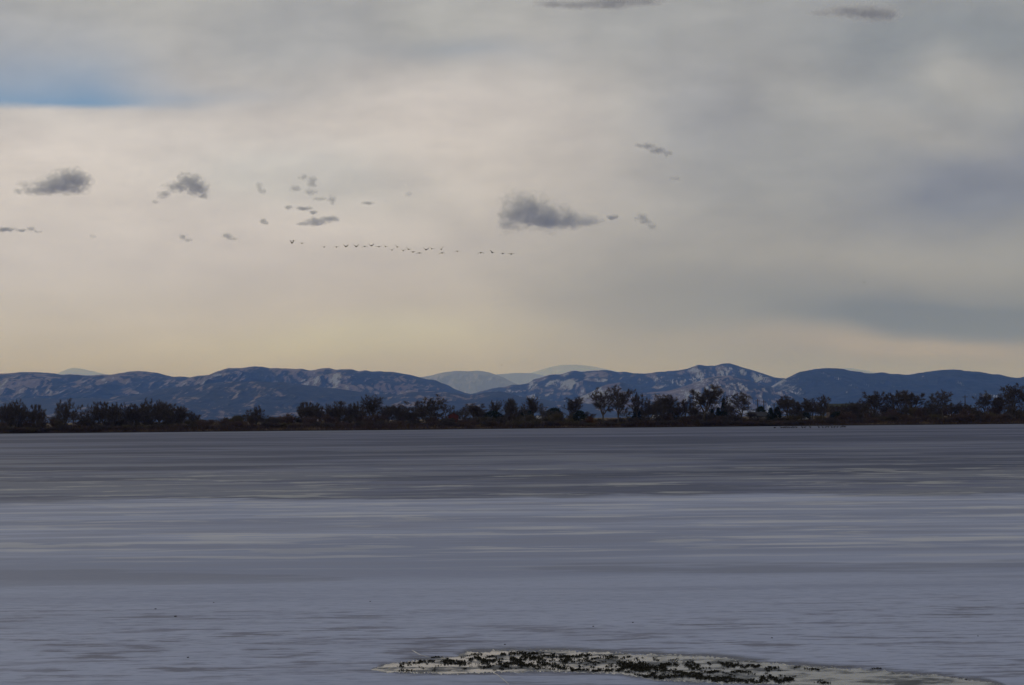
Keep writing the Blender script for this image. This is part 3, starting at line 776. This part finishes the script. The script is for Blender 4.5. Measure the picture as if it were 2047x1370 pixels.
# ------------------------------------------------------------------ shore grass and brush (stuff)
def blades(name, label, mat, n, x0, x1, s0, s1, h0, h1, w, seed, clump):
    rn = random.Random(seed); V, Fc = [], []
    for _ in range(n):
        x = rn.uniform(x0, x1); s = rn.uniform(s0, s1); y = shore_y(x) + s
        k = vn1(x * clump + seed); h = rn.uniform(h0, h1) * (0.35 + 1.0 * k)
        z = land_z(x, y) - .05; a = rn.uniform(-.5, .5); lx = rn.gauss(0, .3) * h
        b0 = len(V)
        V += [(x - w * math.cos(a), y - w * math.sin(a), z), (x + w * math.cos(a), y + w * math.sin(a), z), (x + lx + w * .3, y + rn.gauss(0, .2) * h, z + h), (x + lx * .4 - w, y, z + h * .6)]
        Fc.append((b0, b0 + 1, b0 + 2, b0 + 3))
    return tag(link(name, mesh_from(name, V, Fc), None, mat), label, kind='stuff')
def vn1(x):
    i = math.floor(x); f = x - i; f = f * f * (3 - 2 * f)
    h = lambda k: (math.sin(k * 127.1) * 43758.5453) % 1.0
    return h(i) * (1 - f) + h(i + 1) * f
blades('shore_brush', 'tangle of dark dead brush and weeds along the ice edge', m_brush, 30000, -270, 270, 0.2, 9, 0.5, 1.9, .05, 3, 0.23)
blades('shore_grass', 'tan dry grass on the bank behind the ice edge', m_grass, 25000, -270, 270, 3.0, 36, 0.25, 0.7, .06, 4, 0.4)

# ------------------------------------------------------------------ geese
m_goose = simple('goose_feathers', (0.040, 0.034, 0.030), 0.9, 0.3, 6.0, 0.2)
def loft(V, Fc, rings):
    n = len(rings[0]); b0 = len(V)
    for r in rings: V.extend(r)
    for i in range(len(rings) - 1):
        for k in range(n):
            a = b0 + i * n + k; c = b0 + i * n + (k + 1) % n
            Fc.append((a, c, c + n, a + n))
    Fc.append(tuple(b0 + k for k in range(n - 1, -1, -1))); Fc.append(tuple(b0 + (len(rings) - 1) * n + k for k in range(n)))
def ring(c, rx, rz, n=8):
    return [Vector((c[0] + math.cos(2 * math.pi * k / n) * rx, c[1], c[2] + math.sin(2 * math.pi * k / n) * rz)) for k in range(n)]
def flying_goose(inner, outer):
    """wings at the given angles above the horizon (inner and outer half), heading +Y"""
    V, Fc = [], []
    loft(V, Fc, [ring((0, -.50, .03), .06, .012), ring((0, -.36, .02), .07, .04), ring((0, -.20, 0), .11, .10), ring((0, .02, -.02), .14, .14), ring((0, .20, 0), .10, .10),
                 ring((0, .34, .03), .045, .05), ring((0, .62, .05), .034, .036), ring((0, .70, .06), .045, .05), ring((0, .78, .055), .034, .034), ring((0, .86, .045), .012, .010)])
    for s in (-1, 1):
        x, z, rings = .05, .04, []
        for t, ch, yo in ((0, .34, .04), (.25, .36, .07), (.5, .33, .10), (.75, .24, .05), (.93, .14, -.04), (1.0, .05, -.12)):
            ang = R(inner + (outer - inner) * max(0, (t - .3) / .7))
            if t > 0:
                L = .84 * (t - pt); x += math.cos(ang) * L; z += math.sin(ang) * L
            pt = t; th = .022 * (1.1 - t)
            rings.append([Vector((s * x, yo + ch * .5, z)), Vector((s * x, yo, z + th)), Vector((s * x, yo - ch * .5, z)), Vector((s * x, yo, z - th))])
        loft(V, Fc, rings)
    return mesh_from('goose_flying', V, Fc, True)
POSE = {'up': flying_goose(26, 40), 'high': flying_goose(48, 58), 'flat': flying_goose(10, -6), 'down': flying_goose(8, -58), 'tilt': flying_goose(22, 22)}
PW_ = {'up': 'wings raised', 'high': 'wings raised high in a V', 'flat': 'wings nearly level', 'down': 'wings arched down', 'tilt': 'one wing tipped up'}
BIRDS = [(583.5, 486, 'high'), (586.5, 482, 'down'), (603.5, 486.5, 'flat'), (648, 494, 'up'), (672.5, 494, 'flat'), (691, 493, 'up'), (712, 493, 'up'), (729, 493, 'down'), (742, 491.5, 'up'),
         (757.5, 493.5, 'flat'), (770.5, 493, 'tilt'), (783.5, 500, 'up'), (794, 494, 'tilt'), (806, 501, 'up'), (816.5, 498.5, 'tilt'), (825.5, 504, 'flat'), (838, 506, 'down'),
         (851.5, 499.5, 'up'), (863, 497.5, 'tilt'), (882, 498.5, 'high'), (883.5, 506, 'down'), (914, 502.5, 'down'), (961, 505.5, 'down'), (984, 505, 'tilt'), (1005, 507, 'flat'), (1022, 508, 'flat')]
brng = random.Random(12)
for i, (x, y, ps) in enumerate(BIRDS):
    dep = 470 + brng.uniform(-12, 12)
    o = link('flying_goose', POSE[ps], None, m_goose); o.location = at(x, y, dep)
    o.rotation_euler = (R(brng.uniform(-6, 8)), R(22) if ps == 'tilt' else R(brng.uniform(-7, 7)), R(brng.uniform(-30, 10)))
    tag(o, f'{words(i + 1)} goose from the left in the flying line, {PW_[ps]}', 'goose', 'geese flying in a line')
for i, (x, y, ps) in enumerate([(322, 440, 'up'), (331, 441, 'flat'), (337, 443, 'up'), (346, 438, 'flat')]):
    o = link('flying_goose', POSE[ps], None, m_goose); o.location = at(x, y, 1500 + 20 * i); o.rotation_euler = (0, R(6 * i - 8), R(50))
    tag(o, f'{ORD[i]} tiny bird from the left in the speck group below the second dark cloud', 'bird', 'tiny far birds below the dark clouds')
for x, y, ps, lab in ((1643, 513, 'flat', 'tiny lone bird in the grey sky, upper one at the right'), (1728, 565, 'up', 'tiny lone bird in the grey sky, lower one at the right'),
                      (1003, 730, 'flat', 'tiny lone bird just above the gap in the mountains')):
    o = link('flying_goose', POSE[ps], None, m_goose); o.location = at(x, y, 1300); o.rotation_euler = (0, R(8), R(40)); tag(o, lab, 'bird')
def standing_goose(neck):
    V, Fc = [], []
    loft(V, Fc, [ring((0, -.42, .36), .04, .015), ring((0, -.30, .36), .08, .06), ring((0, -.12, .36), .15, .13), ring((0, .08, .37), .17, .16), ring((0, .22, .42), .11, .12),
                 ring((0, .28, .50), .05, .06), ring((0, .31 + neck * .1, .50 + neck * .14), .036, .05), ring((0, .33 + neck * .1, .50 + neck * .28), .036, .05), ring((0, .38 + neck * .1, .52 + neck * .30), .045, .05),
                 ring((0, .47 + neck * .1, .51 + neck * .29), .03, .028), ring((0, .54 + neck * .1, .50 + neck * .29), .012, .01)])
    for s in (-1, 1):
        V2 = [Vector((s * .07, .02, .26)), Vector((s * .07, .03, .0))]
        tube(V, Fc, V2, [.018, .014], 5)
        loft(V, Fc, [[Vector((s * .07 + a, b, c)) for a, b, c in ((-.03, y, .012), (.03, y, .012), (.03, y, .0), (-.03, y, .0))] for y in (-.02, .10)])
    return mesh_from('goose_standing', V, Fc, True)
SG = [standing_goose(1.0), standing_goose(0.55), standing_goose(0.1)]
GX = [1549, 1562, 1566, 1570, 1574, 1578, 1583, 1587, 1592, 1604, 1609, 1620, 1637, 1645, 1651, 1656, 1663, 1668, 1674, 1681, 1685, 1689]
for i, x in enumerate(GX):
    y = 857.4 - (x - 1549) * 0.0095 + brng.uniform(-.25, .25)
    o = link('standing_goose', SG[i % 3], None, m_goose); g = ground(x, y); o.location = (g.x, g.y, 0.002); o.rotation_euler = (0, 0, brng.choice([1.3, -1.4, 1.8, -1.7]) + brng.uniform(-.4, .4))
    o.scale = (1.1, 1.1, 1.1)
    tag(o, f'{words(i + 1)} goose from the left in the row resting on the far ice', 'goose', 'geese resting on the far ice')

# ------------------------------------------------------------------ melt pool with weed
m_pool, t, b = mat_new('melt_water')
p = S(t, t.nodes.new('ShaderNodeTexCoord').outputs['Object']); X, Y, _ = sep(t, p)
n1 = noise(t, comb(t, X * 1.1, Y * 1.5, 0), 1.0, 6, 0.65); n2 = noise(t, comb(t, X * 5, Y * 7, 0), 1.0, 4)
t.links.new(mixc(t, n1.smooth(.42, .56), (0.165, 0.165, 0.16), (0.02, 0.026, 0.036)).s, b.inputs['Base Color'])
t.links.new((n1.smooth(.45, .62) * 0.40 + 0.10).s, b.inputs['Roughness']); b.inputs['IOR'].default_value = 1.31; b.inputs['Specular IOR Level'].default_value = 0.38
bp_ = t.nodes.new('ShaderNodeBump'); bp_.inputs['Strength'].default_value = 0.08; bp_.inputs['Distance'].default_value = 0.01
t.links.new(n2.s, bp_.inputs['Height']); t.links.new(bp_.outputs[0], b.inputs['Normal'])
UP = [(742, 1338.5), (770, 1330), (800, 1325), (870, 1318.5), (905, 1314), (940, 1304.5), (1020, 1301.5), (1100, 1301), (1180, 1304), (1280, 1309), (1400, 1312.5), (1480, 1320), (1560, 1329), (1640, 1335), (1720, 1338.5), (1800, 1346), (1900, 1355), (1950, 1361), (2000, 1370), (2040, 1384)]
LO = [(742, 1339.5), (780, 1343), (820, 1345), (880, 1347), (960, 1345.5), (1060, 1342.5), (1150, 1344), (1240, 1347), (1290, 1357), (1340, 1361), (1400, 1364.5), (1500, 1367.5), (1580, 1369), (1660, 1376), (1760, 1384), (1880, 1390), (2040, 1386)]
prng = random.Random(8)
def interp(P_, x): return float(np.interp(x, [a for a, _ in P_], [b for _, b in P_]))
xsP = np.arange(742, 2041, 3.0)
upP, loP = [], []
for x in xsP:
    fade = min(1, (x - 742) / 30, (2040 - x) / 30)
    upP.append(ground(x, interp(UP, x) + fade * (prng.gauss(0, 1.1) + 1.5 * math.sin(x * .09) * math.sin(x * .031)))); loP.append(ground(x, interp(LO, x) + fade * (prng.gauss(0, 1.0) + 1.3 * math.sin(x * .07 + 1) * math.sin(x * .023))))
V = [(q.x, q.y, .004) for q in upP] + [(q.x, q.y, .004) for q in loP]; n = len(upP)
pool = link('melt_pool', mesh_from('melt_pool', V, [(n + i, n + i + 1, i + 1, i) for i in range(n - 1)]), None, m_pool)
tag(pool, 'shiny pale melt pool in the ice at the bottom of the picture', kind='structure')
m_wet_shade, t, b = mat_new('wet_shadow_rim')  # dark wet margin, with the shadow line above the pool put into its colour
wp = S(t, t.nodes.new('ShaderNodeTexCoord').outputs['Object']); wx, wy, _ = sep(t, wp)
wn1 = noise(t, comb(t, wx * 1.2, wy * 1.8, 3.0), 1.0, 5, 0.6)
at_ = t.nodes.new('ShaderNodeAttribute'); at_.attribute_name = 'rim_fade'
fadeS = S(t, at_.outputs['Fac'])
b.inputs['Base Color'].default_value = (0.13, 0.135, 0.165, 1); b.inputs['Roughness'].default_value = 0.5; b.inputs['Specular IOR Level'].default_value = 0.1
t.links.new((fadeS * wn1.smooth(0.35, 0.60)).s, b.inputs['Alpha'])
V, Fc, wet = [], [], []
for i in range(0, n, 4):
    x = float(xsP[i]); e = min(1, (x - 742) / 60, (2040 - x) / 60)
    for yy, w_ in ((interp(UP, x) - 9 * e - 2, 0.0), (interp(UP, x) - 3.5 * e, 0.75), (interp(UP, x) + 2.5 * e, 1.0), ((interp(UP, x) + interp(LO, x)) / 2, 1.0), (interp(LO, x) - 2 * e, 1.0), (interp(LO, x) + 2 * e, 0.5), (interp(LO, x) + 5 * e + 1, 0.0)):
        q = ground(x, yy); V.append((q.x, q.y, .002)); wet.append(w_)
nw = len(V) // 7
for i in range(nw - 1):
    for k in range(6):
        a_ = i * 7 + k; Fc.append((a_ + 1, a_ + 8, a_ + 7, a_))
wm = mesh_from('wet_shadow_rim', V, Fc)
wa = wm.attributes.new('rim_fade', 'FLOAT', 'POINT'); wa.data.foreach_set('value', wet)
link('wet_shadow_rim', wm, pool, m_wet_shade)
m_rim = simple('white_ice', (0.36, 0.365, 0.37), 0.45, 0.15, 4.0, 0.4)
for side in (upP, loP):
    V, Fc = [], []
    for i, q in enumerate(side):
        h = max(.0015, .006 + .006 * math.sin(i * .9) * math.sin(i * .23) + prng.gauss(0, .002)); w = .02 + .02 * abs(math.sin(i * .37))
        V += [(q.x, q.y - w, .0), (q.x, q.y - w * .2, h), (q.x, q.y + w, .0)]
    for i in range(len(side) - 1):
        a = i * 3
        Fc += [(a, a + 3, a + 4, a + 1), (a + 1, a + 4, a + 5, a + 2)]
    link('ice_rim', mesh_from('ice_rim', V, Fc), pool, m_rim)
m_weed = simple('weed', (0.017, 0.016, 0.010), 0.9, 0.5, 14.0, 0.15)
STR = [(803,1327,840,1325,2),(838,1324,870,1322,4),(865,1315,885,1314,2),(885,1321,930,1325,7),(940,1318,985,1326,7),(955,1320,1000,1323,4),(1000,1310,1030,1307,4),(1025,1308,1080,1308,4),
 (1020,1320,1050,1325,10),(1060,1315,1085,1322,8),(965,1333,980,1334,4),(1003,1331,1018,1337,6),(1045,1333,1080,1332,5),(1078,1326,1120,1336,6),(1080,1310,1140,1316,4),(1120,1322,1140,1318,6),
 (975,1314,990,1311,3),(940,1310,965,1308,1.5),(1120,1312,1160,1314,3),(1150,1313,1180,1310,4),(1210,1314,1235,1317,5),(1235,1327,1290,1335,10),(1260,1332,1335,1337,9),(1320,1332,1340,1328,5),
 (1345,1328,1358,1330,4),(1368,1332,1400,1330,5),(1375,1327,1385,1325,3),(1375,1338,1400,1338,5),(1120,1338,1150,1340,5),(1150,1339,1200,1341,3),(1200,1340,1245,1341,4),(1267,1346,1280,1352,5),
 (1290,1350,1330,1355,7),(1330,1352,1400,1352,6),(1345,1345,1400,1348,4),(1400,1355,1440,1358,5),(1410,1345,1440,1344,4),(1435,1326,1480,1330,5),(1445,1333,1470,1334,3),(1425,1362,1470,1363,3),
 (1480,1333,1520,1332,4),(1530,1336,1555,1337,4),(1590,1335,1600,1334,2),(1450,1355,1520,1365,5),(1520,1357,1585,1360,8),(1465,1344,1500,1344,3),(1610,1338,1640,1340,1.5),(1740,1338,1760,1338,1.5),
 (1640,1367,1660,1366,2),(1000,1327,1060,1330,5),(1040,1312,1070,1313,4),(890,1326,920,1328,3),(1390,1357,1460,1356,4),(1260,1340,1290,1343,3),(1180,1318,1200,1316,2),(1165,1322,1200,1326,1.5)]
V, Fc = [], []
wr_ = random.Random(21)
for _ in range(330):
    xx = min(1640, max(800, wr_.gauss(1180, 210))); u_ = interp(UP, xx); l_ = interp(LO, xx)
    yy = u_ + (l_ - u_) * wr_.uniform(.12, .9)
    STR.append((xx, yy, xx + wr_.uniform(2, 9), yy, wr_.uniform(.5, 1.6)))
for x0, y0, x1, y1, th in STR:
    ln = math.hypot(x1 - x0, y1 - y0); nk = max(1, int(ln / 5))
    for k in range(nk):
        f = (k + wr_.random()) / nk; cx, cy = x0 + (x1 - x0) * f, y0 + (y1 - y0) * f + wr_.gauss(0, th * .30)
        ck = wr_.uniform(.35, 1.0)
        for _ in range(int(5 + 3.6 * th * ck)):
            q = ground(cx + wr_.gauss(0, 2.4), cy + wr_.gauss(0, th * .26 * ck))
            L = wr_.uniform(.018, .055); a = wr_.uniform(0, 6.28); h = wr_.uniform(.006, .030) * (.6 + .06 * th); w = wr_.uniform(.004, .010)
            u = Vector((math.cos(a), math.sin(a), 0)) * L; s_ = Vector((-math.sin(a), math.cos(a), 0)) * w
            o_ = Vector((q.x, q.y, .005)); b0 = len(V)
            V += [o_ - s_, o_ + s_, o_ + u * .5 + s_ * 1.4 + Vector((0, 0, h)), o_ + u * .5 - s_ * 1.4 + Vector((0, 0, h)), o_ + u + Vector((0, 0, h * .5))]
            Fc += [(b0, b0 + 1, b0 + 2, b0 + 3), (b0 + 3, b0 + 2, b0 + 4)]
tag(link('pond_weed', mesh_from('pond_weed', V, Fc), None, m_weed), 'dark clumps of dead water weed in the melt pool', kind='stuff')

# ------------------------------------------------------------------ cracks and litter on the ice
def crack(pts, w, label):
    V, Fc = [], []
    G = [ground(x, y) for x, y in pts]; fine = []
    for i in range(len(G) - 1):
        for k in range(6): fine.append(G[i].lerp(G[i + 1], k / 6))
    fine.append(G[-1])
    for i, q in enumerate(fine):
        d = (fine[min(i + 1, len(fine) - 1)] - fine[max(i - 1, 0)]).normalized(); s_ = Vector((-d.y, d.x, 0))
        e = min(1, i / 3, (len(fine) - 1 - i) / 3) * .8 + .2; ww = w * e * prng.uniform(.7, 1.2)
        V += [q - s_ * ww, q + Vector((0, 0, .012 * e)), q + s_ * ww]
    V = [(a.x, a.y, max(a.z, 0) + .0005) for a in V]
    for i in range(len(fine) - 1):
        a = i * 3; Fc += [(a, a + 3, a + 4, a + 1), (a + 1, a + 4, a + 5, a + 2)]
    tag(link('ice_crack', mesh_from('ice_crack', V, Fc), None, m_rim), label, 'crack', 'raised cracks beside the melt pool')
crack([(823, 1300), (830, 1304), (840, 1310), (858, 1314.5)], .007, 'short curved white crack above the left end of the melt pool')
crack([(984, 1344.5), (995, 1350), (1006, 1359), (1018, 1369)], .006, 'thin white crack running down below the melt pool')
m_lit = simple('litter', (0.028, 0.022, 0.020), 0.9, 0.3, 9.0)
def clod(px, py, wpx, label):
    q = ground(px, py); s_ = wpx * q.y / F * .38
    bmc = bmesh.new(); bmesh.ops.create_icosphere(bmc, subdivisions=2, radius=1)
    for v in bmc.verts:
        k = 1 + .35 * math.sin(v.co.x * 5 + px) * math.sin(v.co.y * 4 + py); v.co = Vector((v.co.x * s_ * k, v.co.y * s_ * 1.3 * k, (v.co.z * .45 * k + .25) * s_))
        v.co.z = max(v.co.z, 0)
    me = bpy.data.meshes.new('clod'); bmc.to_mesh(me); bmc.free()
    o = link('dirt_clod', me, None, m_lit); o.location = (q.x, q.y, .001)
    tag(o, label, 'debris', 'dark specks on the near ice')
for x, y, w, lab in ((311, 1218, 5, 'small dark speck on the ice at lower left, left one of a pair'), (351, 1233, 7, 'small dark speck on the ice at lower left, right one of a pair'),
                     (427, 1205, 4, 'tiny dark speck beside the long pale streak at lower left'), (376, 1315, 6, 'small dark speck on the ice near the bottom left'),
                     (740, 1203, 4, 'tiny dark speck on the ice left of the middle'), (1186, 1253, 5, 'dark speck on the ice above the melt pool, lower one of two'),
                     (1265, 1245, 5, 'dark speck on the ice above the melt pool, upper one of two'), (1009, 1289, 5, 'small dark speck just above the left part of the pool'),
                     (1543, 1276, 5, 'small dark speck on the ice right of the middle'), (1920, 1357, 7, 'dark lump on the pool edge near the lower right corner'),
                     (1931, 1359, 7, 'flat dark lump right beside the lump at the lower right pool edge'), (1955, 1272, 4, 'tiny dark speck on the ice near the right edge')):
    clod(x, y, w, lab)

# ------------------------------------------------------------------ small dark clouds (volumes high over the mountains)
CD = 31000.0
def cloud(ells, label, k=2.6, seed=0):
    bmc = bmesh.new()
    ctr = at(sum(e[0] for e in ells) / len(ells), sum(e[1] for e in ells) / len(ells), CD)
    mpp = CD / F; rs = sum(e[3] for e in ells) / len(ells) * mpp
    ax = []
    for e in ells:
        x, y, rx, ry = e[:4]
        q = at(x, y, CD) - ctr
        ax.append((q, rx * mpp, (rx * .4 + ry * .6) * mpp, ry * mpp, e[4] if len(e) > 4 else 1.0))
        r = bmesh.ops.create_icosphere(bmc, subdivisions=3, radius=1)
        for v in r['verts']:
            v.co = Vector((v.co.x * ax[-1][1] * 1.52 + q.x, v.co.y * ax[-1][2] * 1.52, v.co.z * ax[-1][3] * 1.60 + q.z))
    me = bpy.data.meshes.new('cloud_seed'); bmc.to_mesh(me); bmc.free()
    o = link('cloud', me); o.location = ctr
    md = o.modifiers.new('remesh', 'REMESH'); md.mode = 'VOXEL'; md.voxel_size = max(10.0, rs * .16)
    dg = bpy.context.evaluated_depsgraph_get()
    me2 = bpy.data.meshes.new_from_object(o.evaluated_get(dg)); o.modifiers.clear(); o.data = me2; bpy.data.meshes.remove(me)
    m = bpy.data.materials.new('cloud_vapour'); m.use_nodes = True; t = m.node_tree; t.nodes.clear()
    out = t.nodes.new('ShaderNodeOutputMaterial'); pv = t.nodes.new('ShaderNodeVolumePrincipled'); t.links.new(pv.outputs[0], out.inputs['Volume'])
    p = S(t, t.nodes.new('ShaderNodeTexCoord').outputs['Object']); x, y, z = sep(t, p)
    body = None
    for q, rx, ry, rz, wgt in ax:
        mp = t.nodes.new('ShaderNodeMapping'); mp.vector_type = 'TEXTURE'
        mp.inputs['Location'].default_value = q; mp.inputs['Scale'].default_value = (rx * 1.55, ry * 1.55, rz * 1.63)
        t.links.new(p.s, mp.inputs[0])
        g = t.nodes.new('ShaderNodeTexGradient'); g.gradient_type = 'SPHERICAL'; t.links.new(mp.outputs[0], g.inputs[0])
        gs = S(t, g.outputs['Fac']) * wgt; body = gs if body is None else body.max(gs) + body.min(gs) * 0.35
    nz = noise(t, comb(t, x + seed * 333.0, y, z * 1.25), 1.0 / max(rs * 1.0, 80.0), 6, 0.68, 0.5)
    dens = (body * 1.0 + (nz - 0.5) * 3.0).smooth(0.14, 1.05)
    dens = dens * body.smooth(0.0, 0.22)
    t.links.new((dens * (0.80 * k / (1.7 * rs))).s, pv.inputs['Density'])
    pv.inputs['Density Attribute'].default_value = ''
    pv.inputs['Color'].default_value = (0.978, 0.973, 0.966, 1); pv.inputs['Anisotropy'].default_value = 0.45
    m.cycles.volume_step_rate = 0.5
    me2.materials.clear(); me2.materials.append(m)
    tag(o, label, 'cloud', 'small dark clouds')
CL = [
 ([(140,356,34,18),(112,370,42,17),(78,381,34,9),(160,362,24,15),(150,382,26,7),(50,368,14,6),(38,382,12,6)], 'ragged dark grey cloud with a peaked top at far left', 1.7),
 ([(378,360,24,13),(394,376,24,14),(352,374,22,10),(408,392,12,7),(326,390,12,8),(309,404,9,3)], 'dark grey arched cloud, second from the left', 1.9),
 ([(1028,422,30,33,0.84),(1013,450,17,19,0.86),(1065,422,38,30),(1100,436,42,24),(1140,441,38,16),(1178,441,24,10),(1203,443,13,5)], 'largest grey cloud, wedge shaped with a pale left end, near the middle', 2.3),
 ([(1222,434,9,5),(1232,433,6,4)], 'tiny dark cloud scrap at the tip of the wedge cloud', 2.0),
 ([(1282,436,12,9),(1292,443,10,6),(1302,452,9,7)], 'small grey cloud scrap right of the wedge cloud', 1.6),
 ([(1277,291,11,3.5),(1297,292,15,6),(1316,301,16,7),(1334,307,9,6)], 'small dark wave shaped cloud in the grey right sky', 1.7),
 ([(606,354,10,5),(624,364,10,11),(622,383,12,6),(590,377,12,6),(640,398,13,4),(663,400,8,9)], 'wispy hook shaped cloud above the left end of the geese', 1.6),
 ([(606,448,13,4),(632,443,20,8),(660,438,18,6)], 'dark flat cloud just above the flying geese', 1.6),
 ([(577,415,8,4),(608,417,15,4),(627,425,9,4)], 'thin broken cloud under the hook shaped wisp', 1.6),
 ([(519,374,7,9),(526,383,7,6)], 'small grey puff right of the arched cloud', 1.5),
 ([(526,443,8,5),(535,446,6,4)], 'small dark puff left of the flat cloud', 1.7),
 ([(455,472,12,6),(468,478,9,3)], 'pale small cloud left of the first geese', 1.3),
 ([(366,474,8,4),(375,480,8,4)], 'small faint cloud below the arched cloud', 1.4),
 ([(186,473,6,5)], 'tiny faint puff below the peaked cloud', 1.1),
 ([(12,459,20,4),(42,461,14,3)], 'thin flat cloud streak at the left edge', 1.5),
 ([(62,458,9,4),(76,463,9,3)], 'small thin streak right of the left edge cloud', 1.3),
 ([(1350,357,11,4)], 'small faint smudge below the wave shaped cloud', 1.1),
 ([(816,389,8,5)], 'small faint smudge left of the wedge cloud', 1.0),
 ([(735,406,13,3)], 'faint thin wisp above the middle of the geese', 1.0),
 ([(1640,26,26,6),(1690,22,40,12),(1740,25,44,16),(1776,29,24,12)], 'dark flat cloud at the top edge, right', 1.6),
 ([(1100,7,34,8),(1150,10,40,8),(1220,5,55,12),(1290,3,40,8)], 'dark ragged cloud cut by the top edge, right of the middle', 1.4),
]
for i, (e, lab, k) in enumerate(CL):
    cloud(e, lab, k, seed=i + 1)
